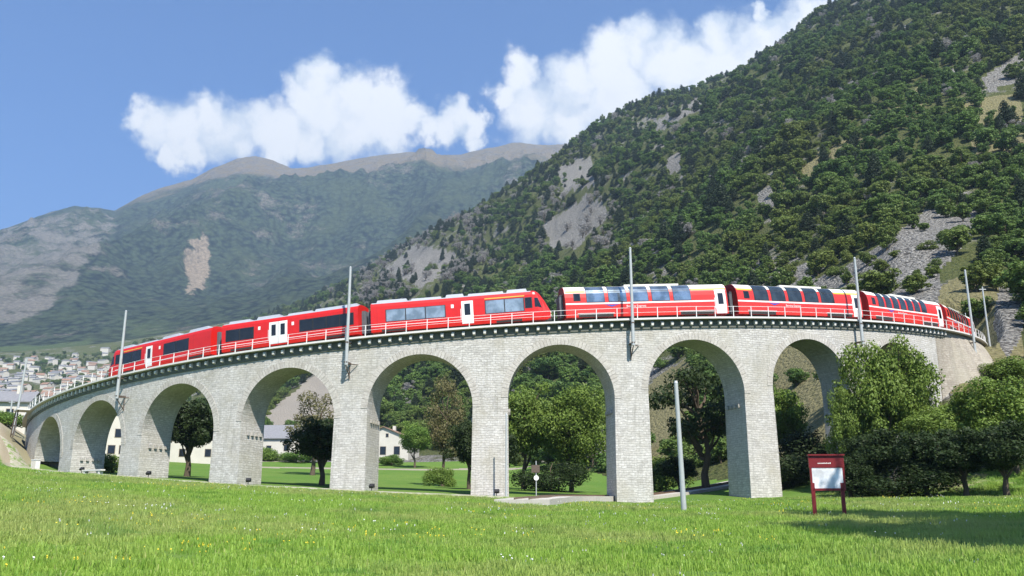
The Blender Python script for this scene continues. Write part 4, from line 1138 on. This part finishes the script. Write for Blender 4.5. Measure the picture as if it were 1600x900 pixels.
def T(K, u, vb, vt, D, w=None, label='', cat='tree', group=None, name=None):
    x, y = axy(u, vb, D); z = float(gz(x, y)); d = ray(u, vt); zt = EYE+d[2]/math.hypot(d[0], d[1])*D
    return plant(K, x, y, max(2, zt-z)*1.02, w, label, cat, group, name=name)
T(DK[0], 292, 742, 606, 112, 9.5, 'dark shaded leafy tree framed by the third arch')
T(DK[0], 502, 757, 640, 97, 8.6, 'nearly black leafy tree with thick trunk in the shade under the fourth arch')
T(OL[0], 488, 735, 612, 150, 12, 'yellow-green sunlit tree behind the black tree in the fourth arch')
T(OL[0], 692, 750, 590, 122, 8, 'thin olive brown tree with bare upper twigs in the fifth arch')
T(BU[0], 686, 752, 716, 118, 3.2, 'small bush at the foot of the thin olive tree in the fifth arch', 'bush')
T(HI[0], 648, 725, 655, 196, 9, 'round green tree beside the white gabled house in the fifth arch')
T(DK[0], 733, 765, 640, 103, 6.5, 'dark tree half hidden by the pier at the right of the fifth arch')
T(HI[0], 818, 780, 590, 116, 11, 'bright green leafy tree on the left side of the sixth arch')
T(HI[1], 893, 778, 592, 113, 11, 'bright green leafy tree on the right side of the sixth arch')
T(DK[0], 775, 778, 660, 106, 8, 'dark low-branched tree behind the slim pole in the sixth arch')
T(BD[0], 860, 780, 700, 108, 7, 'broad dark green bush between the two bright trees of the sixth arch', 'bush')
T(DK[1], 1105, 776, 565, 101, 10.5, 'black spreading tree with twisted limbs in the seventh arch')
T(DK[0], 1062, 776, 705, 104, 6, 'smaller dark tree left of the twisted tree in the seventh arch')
T(BU[0], 1032, 772, 690, 112, 6, 'sunlit olive bush at the left edge of the seventh arch', 'bush')
T(HI[2], 1235, 778, 600, 108, 8, 'green leafy tree at the left side of the eighth arch')
T(BD[0], 1285, 776, 640, 102, 8, 'bush in front of the right side of the eighth arch', 'bush')
T(BD[0], 1225, 778, 690, 98, 6, 'low dark bush at the foot of the pier in the eighth arch', 'bush')
# overgrown bank at the right
T(HI[1], 1388, 770, 515, 90, 8, 'tall light green tree covering the ninth arch beside the mast')
T(HI[1], 1338, 776, 590, 89, 4.5, 'slender tree growing up against the last pier right of the eighth arch')
T(HI[0], 1420, 776, 520, 91, 8, 'leafy tree on the bank in front of the stone apron')
T(DK[0], 1372, 778, 660, 85, 8, 'dark round tree at the bottom of the overgrown bank behind the information board')
T(HI[0], 1478, 776, 625, 88, 7, 'wide olive bush on the bank below the brown retaining wall', 'bush')
T(HI[2], 1532, 776, 606, 90, 8, 'yellowish green tree on the bank right of the retaining wall')
T(HI[1], 1594, 776, 575, 88, 9, 'large green tree at the right edge of the bank')
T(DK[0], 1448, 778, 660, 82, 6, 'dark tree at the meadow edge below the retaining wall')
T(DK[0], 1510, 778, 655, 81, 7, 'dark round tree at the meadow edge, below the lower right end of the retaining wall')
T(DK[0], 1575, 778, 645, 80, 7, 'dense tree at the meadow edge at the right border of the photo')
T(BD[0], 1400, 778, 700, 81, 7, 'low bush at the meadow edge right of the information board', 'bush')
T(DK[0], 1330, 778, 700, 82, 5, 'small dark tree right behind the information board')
T(BU[0], 10, 660, 632, 145, 5, 'small dark bush beside the leaning mast at the left end', 'bush')
T(BU[1], 176, 736, 700, 118, 5, 'green bush seen through the second arch', 'bush')
for k_, (u_, vt_, D_, w_, l_) in enumerate(((1562, 560, 118, 4, 'small scrub bush just right of the stout mast'), (1585, 545, 116, 5, 'scrub bush on the dry slope at the right edge'),
    (1552, 600, 108, 4.5, 'scrub bush below the stout mast at the end of the retaining wall'), (1598, 590, 106, 6, 'leafy shrub at the right edge above the bank trees'),
    (1470, 612, 98, 5, 'shrub in front of the lower edge of the brown retaining wall'), (1520, 608, 100, 5, 'round shrub at the lower right corner of the retaining wall'))):
    T(BU[k_ % 2], u_, 640, vt_, D_, w_, l_, 'bush')
T(BU[0], 418, 716, 690, 215, 6, 'bush in front of the long white farmhouse', 'bush')
T(BU[1], 470, 716, 694, 210, 7, 'second bush in front of the long white farmhouse, half behind the black tree', 'bush')
T(BU[1], 612, 722, 704, 205, 5, 'low hedge bush in front of the white gabled house', 'bush')
# big trees just outside the right edge: they shade the board and the grass
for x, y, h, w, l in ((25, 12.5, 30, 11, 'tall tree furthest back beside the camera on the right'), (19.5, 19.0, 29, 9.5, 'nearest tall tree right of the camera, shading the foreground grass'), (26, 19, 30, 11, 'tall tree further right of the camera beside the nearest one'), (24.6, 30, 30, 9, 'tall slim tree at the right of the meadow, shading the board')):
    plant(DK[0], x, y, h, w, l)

# ---- wooded flank
def keep_mask(x, y, D):
    a = np.arctan2(x, y); z = gz(x, y); u, v = project(x, y, z)
    ok = np.ones(len(x), bool)
    v2 = v-6.5*F/D
    v3 = v-11*F/D
    for p in ROCK: ok &= ~((in_poly(u, v, p) | in_poly(u, v2, p) | in_poly(u, v3, p)) & (rng.random(len(x)) > .025))
    ok &= ~((((u > 1195) & (u < 1310)) | ((u > 995) & (u < 1080))) & (v > 505) & (D < 330) & (rng.random(len(x)) > .05))
    for p in GRASSY: ok &= ~(in_poly(u, v, p) & (rng.random(len(x)) > (.04 if p[0][1] > 500 else .2)))
    for p in FAN: ok &= ~in_poly(u, v, p)
    return ok, u, v, z
def sample(D0, D1, n, umin=380, umax=2050):
    a0_ = azel(umin, 500)[0]; a1_ = azel(umax, 300)[0]
    D = np.sqrt(rng.uniform(D0**2, D1**2, n)); a_ = rng.uniform(a0_, a1_, n)
    return D*np.sin(a_), D*np.cos(a_), D, a_
flank_start = lambda u: np.interp(u, [380, 500, 600, 700, 800, 900, 1000, 1100, 1200, 1300, 1400, 1600, 2200], [620, 430, 300, 250, 200, 170, 150, 140, 134, 128, 126, 124, 100])
def thin(x, y, dmin):
    cell = {}; keep = []
    for i in range(len(x)):
        c = (int(x[i]//dmin), int(y[i]//dmin)); bad = False
        for dx in (-1, 0, 1):
            for dy in (-1, 0, 1):
                for j in cell.get((c[0]+dx, c[1]+dy), ()):
                    if (x[i]-x[j])**2+(y[i]-y[j])**2 < dmin*dmin: bad = True; break
                if bad: break
            if bad: break
        if not bad: cell.setdefault(c, []).append(i); keep.append(i)
    return np.array(keep)
PTS = []
for D0, D1, n, sp_, hs in ((122, 330, 22000, 3.6, (4, 9.5)), (330, 650, 42000, 4.7, (5.5, 11.5)), (650, 1150, 52000, 6.2, (7, 14)), (1150, 2100, 34000, 9.5, (9, 16))):
    x, y, D, a_ = sample(D0, D1, n)
    ok, u, v, z = keep_mask(x, y, D)
    rc = np.hypot(x-CX, y-CY); an = np.arctan2(x-CX, CY-y)
    ok &= (D > flank_start(u)) & ~((np.abs(rc-70) < 6.5) & (np.abs(an) < 1.6)) & ~((rc < 66) & (D < 133) & (u < 1150)) & (v > -260)
    # clearings
    cl_ = fbm(x, y, 60, 4)
    ok &= (cl_ > -.42) | (rng.random(n) < .3)
    # the track side of the hill stays open above the retaining wall
    ok &= ~((D < 165) & (rc > 63) & (rc < 78))
    # thinner and more rock towards the left end of the flank
    ok &= rng.random(n) < np.interp(u, [380, 600, 800, 950], [.5, .5, .75, 1])
    x, y, D, u, v, z = [q[ok] for q in (x, y, D, u, v, z)]
    kx = thin(x, y, sp_)
    for i in kx:
        hgt = (hs[0]+(hs[1]-hs[0])*rng.random()**1.4)*rng.choice((.75, 1, 1, 1.3))*(1.15 if fbm(x[i:i+1], y[i:i+1], 90, 2)[0] > .1 else .9)
        deadp = .55 if in_poly(u[i:i+1], v[i:i+1], [(840, 300), (960, 290), (960, 400), (840, 400)])[0] or in_poly(u[i:i+1], v[i:i+1], [(560, 400), (760, 330), (760, 430), (560, 480)])[0] else .02
        rr = rng.random()
        kind = 5 if rr < deadp else (4 if rr < deadp+np.interp(D[i], [200, 500, 900], [.03, .16, .30]) else int(rng.integers(0, 4)))
        if kind == 3: hgt *= .6
        PTS.append((x[i], y[i], z[i], hgt, rng.uniform(.85, 1.45), kind, D[i], u[i], v[i]))
PTS = np.array(PTS)
KINDS = MIDT+CON+DEAD
kn = [('leafy tree', 'tree'), ('leafy tree', 'tree'), ('leafy tree', 'tree'), ('bush', 'bush'), ('dark conifer', 'tree'), ('grey bare tree', 'tree')]
vis = (PTS[:, 7] > -20) & (PTS[:, 7] < 1620) & (PTS[:, 8] > 0) & (PTS[:, 8] < 720)
score = np.where(vis & ~((PTS[:, 8] > 500) & (PTS[:, 7] < 1320)), PTS[:, 3]/PTS[:, 6], -1)
near_ids = np.argsort(-score)[:262]
LBL = {0: 'green leafy tree among the many on the wooded slope above the train', 1: 'green leafy tree among the many on the wooded slope above the train', 2: 'green leafy tree among the many on the wooded slope above the train',
       3: 'low rounded bush between the trees on the wooded slope above the train', 4: 'narrow dark conifer between the leafy trees on the wooded slope', 5: 'grey bare tree between the leafy trees on the wooded slope'}
GRP = {0: 'leafy trees on the wooded slope', 3: 'bushes on the wooded slope', 4: 'conifers on the wooded slope', 5: 'bare trees on the wooded slope'}
for i in near_ids:
    x, y, z, h, wf, k = PTS[i, :6]; k = int(k)
    plant(KINDS[k], x, y, h, h*wf*.85, LBL[k], kn[k][1], GRP.get(k, GRP[0]), z=z-.3)
near_set = set(near_ids.tolist()); rest_i = np.array([i for i in range(len(PTS)) if i not in near_set])

def scatter(name, pts, rot, scl, var, meshes, label=None):
    """points -> instances of a few source meshes (geometry nodes); one 'stuff' object"""
    me = bpy.data.meshes.new(name); n = len(pts); me.vertices.add(n); me.vertices.foreach_set('co', np.asarray(pts, float).ravel())
    A = me.attributes.new('rot', 'FLOAT_VECTOR', 'POINT'); A.data.foreach_set('vector', np.asarray(rot, float).ravel())
    A = me.attributes.new('scl', 'FLOAT_VECTOR', 'POINT'); A.data.foreach_set('vector', np.asarray(scl, float).ravel())
    A = me.attributes.new('var', 'INT', 'POINT'); A.data.foreach_set('value', np.asarray(var, np.int32))
    o = bpy.data.objects.new(name, me); COL.objects.link(o)
    ng = bpy.data.node_groups.new(name, 'GeometryNodeTree')
    ng.interface.new_socket('Geometry', in_out='INPUT', socket_type='NodeSocketGeometry'); ng.interface.new_socket('Geometry', in_out='OUTPUT', socket_type='NodeSocketGeometry')
    N = ng.nodes; Lk = ng.links; gi = N.new('NodeGroupInput'); go = N.new('NodeGroupOutput')
    src = bpy.data.collections.new(name+'_source')
    for k, ms in enumerate(meshes):
        so_ = bpy.data.objects.new('%s_source_%02d' % (name, k), ms); src.objects.link(so_)
    ci = N.new('GeometryNodeCollectionInfo'); ci.inputs['Collection'].default_value = src; ci.inputs['Separate Children'].default_value = True; ci.inputs['Reset Children'].default_value = True
    ip = N.new('GeometryNodeInstanceOnPoints'); ip.inputs['Pick Instance'].default_value = True
    def attr(nm, dt):
        a_ = N.new('GeometryNodeInputNamedAttribute'); a_.data_type = dt; a_.inputs['Name'].default_value = nm
        return [s_ for s_ in a_.outputs if s_.enabled and s_.name == 'Attribute'][0]
    Lk.new(gi.outputs[0], ip.inputs['Points']); Lk.new(ci.outputs[0], ip.inputs['Instance'])
    Lk.new(attr('var', 'INT'), ip.inputs['Instance Index'])
    e2r = N.new('FunctionNodeEulerToRotation'); Lk.new(attr('rot', 'FLOAT_VECTOR'), e2r.inputs[0]); Lk.new(e2r.outputs[0], ip.inputs['Rotation'])
    Lk.new(attr('scl', 'FLOAT_VECTOR'), ip.inputs['Scale']); Lk.new(ip.outputs[0], go.inputs[0])
    md = o.modifiers.new('scatter', 'NODES'); md.node_group = ng
    o['kind'] = 'stuff'
    if label: o['label'] = label
    return o
# source meshes must carry crown and trunk together
def joined(K):
    import bmesh
    me = bpy.data.meshes.new('tree'); c, t = K.crown, K.trunk
    def arr(m_):
        v = np.zeros(len(m_.vertices)*3); m_.vertices.foreach_get('co', v); l = np.zeros(len(m_.loops), np.int32); m_.loops.foreach_get('vertex_index', l)
        s = np.zeros(len(m_.polygons), np.int32); m_.polygons.foreach_get('loop_start', s); return v.reshape(-1, 3), l, s
    v1, l1, s1 = arr(c); v2, l2, s2 = arr(t)
    me.vertices.add(len(v1)+len(v2)); me.vertices.foreach_set('co', np.vstack([v1, v2]).ravel())
    me.loops.add(len(l1)+len(l2)); me.loops.foreach_set('vertex_index', np.concatenate([l1, l2+len(v1)]))
    me.polygons.add(len(s1)+len(s2)); me.polygons.foreach_set('loop_start', np.concatenate([s1, s2+len(l1)]))
    me.polygons.foreach_set('material_index', np.concatenate([np.zeros(len(s1), np.int32), np.ones(len(s2), np.int32)]))
    me.update(calc_edges=True)
    cc = np.zeros(len(v1)*4); c.color_attributes['leaf'].data.foreach_get('color', cc)
    ca = me.color_attributes.new('leaf', 'FLOAT_COLOR', 'POINT'); ca.data.foreach_set('color', np.concatenate([cc, np.zeros(len(v2)*4)]))
    me.materials.append(c.materials[0]); me.materials.append(t.materials[0]); return me
JM = [joined(k) for k in KINDS]
Q = PTS[rest_i]; n = len(Q)
sxy = Q[:, 3]*Q[:, 4]*1.06
forest = scatter('forest', np.stack([Q[:, 0], Q[:, 1], Q[:, 2]-.3], 1), np.stack([rng.uniform(-.05, .05, n), rng.uniform(-.05, .05, n), rng.uniform(0, 6.28, n)], 1),
        np.stack([sxy, sxy, Q[:, 3]], 1), Q[:, 5].astype(int), JM, 'distant wooded flank of the mountain, thousands of leafy trees')
print('FOREST', n)
# scattered valley trees left (between the village houses and on the lower slope)
x, y, D, a_ = sample(260, 2000, 2600, -150, 560)
z = gz(x, y); u, v = project(x, y, z)
ok = (D < np.interp(u, [-200, 380, 560], [2100, 2000, 900])) & (fbm(x, y, 120, 3) > -.05)
for p in FAN: ok &= ~in_poly(u, v, p)
x, y, z = x[ok], y[ok], z[ok]; n = len(x); h = rng.uniform(6, 12, n)
scatter('valley_trees', np.stack([x, y, z-.3], 1), np.stack([0*x, 0*x, rng.uniform(0, 6.28, n)], 1), np.stack([h*1.1, h*1.1, h], 1), rng.integers(0, 4, n), JM[:4], 'trees scattered between the distant village houses')

# ------------------------------------------------------------------ houses
def house(x, y, w, d, h, rh, rz, label, roof, wall='wallwhite', wins=(), hip=False, cat='house', group=None, z=None, chim=True, small=False):
    z = float(gz(x, y))-.3 if z is None else z
    t = empty('house', (x, y, z), rz, label, cat, group)
    b = MB(); b.box(-w/2, w/2, -d/2, d/2, -2, h)
    b.poly([(-w/2, -d/2, h), (-w/2, d/2, h), (-w/2, 0, h+rh)]); b.poly([(w/2, -d/2, h), (w/2, d/2, h), (w/2, 0, h+rh)])
    b.build('wall', M[wall], t)
    r = MB(); e = .5; t_ = .18; sl = rh/(d/2)
    for s in (-1, 1):
        r.hexa([(-w/2-e, s*(d/2+e), h-sl*e), (w/2+e, s*(d/2+e), h-sl*e), (w/2+e, 0, h+rh), (-w/2-e, 0, h+rh),
                (-w/2-e, s*(d/2+e), h-sl*e+t_), (w/2+e, s*(d/2+e), h-sl*e+t_), (w/2+e, 0, h+rh+t_), (-w/2-e, 0, h+rh+t_)])
    ro = r.build('roof', M[roof], t)
    if small: return t
    if chim:
        c = MB(); c.box(w*.2-.4, w*.2+.4, -.9, -.2, h+rh*.5, h+rh+1.0); c.build('chimney', M['wallwhite'], ro)
    for (fx, zz, ww, hh, side) in wins:
        if side == 'f': X0, Y0, nx_ = fx*w/2, -d/2, 0
        f = MB()
        if side == 'f':
            f.box(fx*w/2-ww/2-.08, fx*w/2+ww/2+.08, -d/2-.04, -d/2+.02, zz-.08, zz+hh+.08); fr = f.build('window', M['wood'], t)
            p = MB(); p.box(fx*w/2-ww/2, fx*w/2+ww/2, -d/2-.06, -d/2-.045, zz, zz+hh); p.build('pane', M['glass'], fr)
        else:   # gable end facing -x
            f.box(-w/2-.04, -w/2+.02, fx*d/2-ww/2-.08, fx*d/2+ww/2+.08, zz-.08, zz+hh+.08); fr = f.build('window', M['wood'], t)
            p = MB(); p.box(-w/2-.06, -w/2-.045, fx*d/2-ww/2, fx*d/2+ww/2, zz, zz+hh); p.build('pane', M['glass'], fr)
    return t
def H_at(u, v, D): a = azel(u, v)[0]; return D*math.sin(a), D*math.cos(a)
# gable end towards the camera: rotate 90 degrees
x, y = H_at(608, 710, 228); house(x, y, 12, 12.5, 5.0, 2.6, math.pi/2-.12, 'white gabled house with arched shutters behind the fifth arch', 'tile',
    wins=[(-.55, 1.0, 1.4, 1.9, 's'), (.0, 1.0, 1.4, 1.9, 's'), (.6, 1.0, 1.8, 2.2, 's'), (-.15, 5.2, .6, .8, 's')])
x, y = H_at(440, 700, 245); house(x, y, 26, 9, 4.6, 3.4, -.05, 'long white farmhouse with grey slate roof behind the fourth arch', 'slate',
    wins=[(-.8, 1.2, 1.2, 1.5, 'f'), (-.5, 1.2, 1.2, 1.5, 'f'), (-.15, .2, 1.2, 2.3, 'f'), (.2, 1.2, 1.2, 1.5, 'f'), (.55, 1.2, 1.2, 1.5, 'f'), (.8, 1.2, 1.2, 1.5, 'f')])
x, y = H_at(300, 715, 190); house(x, y, 16, 9, 5.5, 1.6, .1, 'white house behind the dark tree of the third arch', 'slate',
    wins=[(-.6, 1.2, 1.1, 1.4, 'f'), (-.1, 1.2, 1.1, 1.4, 'f'), (.5, 1.2, 1.1, 1.4, 'f'), (.75, 3.6, 1.0, 1.2, 'f'), (.2, 3.6, 1.0, 1.2, 'f')])
x, y = H_at(163, 725, 175); house(x, y, 9, 8, 8.5, 2.2, .3, 'tall white house with brown balconies seen through the second arch', 'tile',
    wins=[(.3, 1.2, 1.1, 1.4, 'f'), (.7, 1.2, 1.1, 1.4, 'f'), (.5, 4.0, 1.1, 1.4, 'f')])
x, y = H_at(8, 690, 160); house(x, y, 7, 6, 3.5, 1.6, .2, 'small white house at the left border behind the end of the viaduct', 'slate', wins=[(.3, 1.0, 1.0, 1.2, 'f')])
spots = []
tries = 0
while len(spots) < 165 and tries < 9000:
    tries += 1
    t_ = random.random(); u = random.uniform(-60, 165)
    D = random.uniform(1150, 1950) if random.random() < .9 else random.uniform(700, 1150)
    a = azel(u, 600)[0]; x, y = D*math.sin(a), D*math.cos(a)
    if all((x-q[0])**2+(y-q[1])**2 > 18**2 for q in spots): spots.append((x, y, D, u))
proto = {}
for i, (x, y, D, u) in enumerate(spots):
    k = i % 5; z = float(gz(x, y))-.5
    if k not in proto:
        t = house(x, y, (13, 10, 16, 11, 18)[k], (9, 8, 10, 9, 10)[k], (7, 6, 8.5, 6.5, 5.5)[k], (2.6, 2.4, 2.2, 3.0, 2.0)[k], random.uniform(-.5, .5), 'pale distant house in the village cluster at the left, one of many alike', ('tile', 'slate', 'slate', 'tile', 'slate')[k], group='distant village houses at the left', small=True)
        proto[k] = t
    else:
        t = copy_tree(proto[k]); t.location = (x, y, z); t.rotation_euler.z = random.uniform(-.6, .6)

# ------------------------------------------------------------------ meadow grass
def grass_patch(seed, nb, rad, h, kind='grass'):
    r = np.random.default_rng(seed); q = []
    co = []; sh = []
    for _ in range(nb):
        a_ = r.random()*6.28; R0 = rad*math.sqrt(r.random()); x, y = R0*math.cos(a_), R0*math.sin(a_)
        hh = h*r.uniform(.5, 1.25); l = r.uniform(0, 6.28); ln = hh*r.uniform(.15, .6); w = r.uniform(.009, .018)
        b = r.uniform(0, 6.28); dx, dy = w*math.cos(b), w*math.sin(b)
        ex, ey = x+ln*math.cos(l), y+ln*math.sin(l)
        co += [(x-dx, y-dy, -.03), (x+dx, y+dy, -.03), (ex+dx*.4, ey+dy*.4, hh), (ex-dx*.4, ey-dy*.4, hh)]; sh.append(r.random())
    return np.array(co), np.array(sh)
def grass_mat():
    m, nt = new_mat('grass_blades')
    oi = nt.add('ShaderNodeObjectInfo'); att = nt.add('ShaderNodeAttribute', attribute_name='leaf')
    v = nt.add('ShaderNodeSeparateColor', {0: att.outputs['Color']}).outputs[0]
    c = nt.mix(v, (.19, .34, .04), (.38, .54, .10))
    c = nt.mix(nt.smooth(nt.noise(oi.outputs['Location'], .09, 5), .44, .62), c, (.36, .43, .12))
    c = nt.mix(nt.smooth(nt.noise(oi.outputs['Location'], .22, 4), .58, .68, 0, .6), c, (.08, .20, .03))
    c = nt.mix(nt.smooth(nt.noise(oi.outputs['Location'], .5, 3), .56, .7, 0, .7), c, (.13, .28, .05))
    c = nt.mix(nt.smooth(v, .93, .95, 0, .6), c, (.42, .40, .18))
    finish(nt, c, .5, spec=.3, transl=.35); return m
M['blade'] = grass_mat()
GP = []
for k in range(5):
    co, sh = grass_patch(100+k, 72, .42, (.08, .095, .115, .07, .15)[k]); GP.append(quads_mesh('grass', co, sh, M['blade']))
M['petal_y'] = mat_plain('yellow_petals', (.85, .68, .05), .6); M['petal_w'] = mat_plain('white_petals', (.8, .8, .75), .6)
for k, mt in ((0, M['petal_y']), (1, M['petal_w'])):
    r = np.random.default_rng(200+k); co = []
    for _ in range(3):
        a_ = r.random()*6.28; R0 = .42*math.sqrt(r.random()); x, y, z = R0*math.cos(a_), R0*math.sin(a_), r.uniform(.16, .24); s_ = .022
        co += [(x-s_, y, z), (x, y-s_, z+.01), (x+s_, y, z+.02), (x, y+s_, z+.01)]; s_ = .02; co += [(x-s_, y, z-.012), (x, y, z-.03), (x+s_, y, z+.0), (x, y, z+.028)]
    GP.append(quads_mesh('flower', np.array(co), np.ones(len(co)//4), mt))
n = 30000
D = np.sqrt(rng.uniform(17**2, 92**2, n)); a_ = rng.uniform(R_(-37), R_(37), n); x, y = D*np.sin(a_), D*np.cos(a_)
rc = np.hypot(x-CX, y-CY); ok = (rc > RF+1.2+.8*rng.random(n)) & (rng.random(n) < np.interp(D, [17, 40, 92], [1, .9, .75]))
pathm = (np.abs(rc-75.8+fbm(x, y, 4, 2)) < 1.3) & (x < 6); ok &= ~(pathm & (rng.random(n) < .95)); ok &= (rc > 77.6+1.5*fbm(x, y, 5, 3)) | (x > 6)
pat2 = (x > -17) & (x < 6) & (np.abs(rc-75.8) < 3.2); ok &= ~(pat2 & (rng.random(n) < .75))
# the lower track stays clear
ltm = np.min(np.hypot(x[:, None]-np.array(LT)[None, ::2, 0], y[:, None]-np.array(LT)[None, ::2, 1]), 1); ok &= ltm > 2.6; ok &= ~((x > -14) & (x < 24) & (rc < 76))
x, y, D = x[ok], y[ok], D[ok]; n = len(x)
var = rng.integers(0, 5, n)
fl = rng.random(n); yel = (fbm(x, y, 6, 2) > .12) & (fl < .05); var[yel] = 5; var[(fl > .985)] = 6
s_ = np.interp(D, [17, 92], [1, 1.5])*rng.uniform(.75, 1.2, n); hz = np.interp(rc[ok], [74, 92], [.4, 1])
tf = scatter('meadow_grass', np.stack([x, y, gz(x, y)], 1), np.stack([0*x, 0*x, rng.uniform(0, 6.28, n)], 1), np.stack([s_, s_, s_*hz*rng.uniform(.7, 1.3, n)], 1), var, GP, 'lush green meadow grass with small yellow flowers in the foreground')
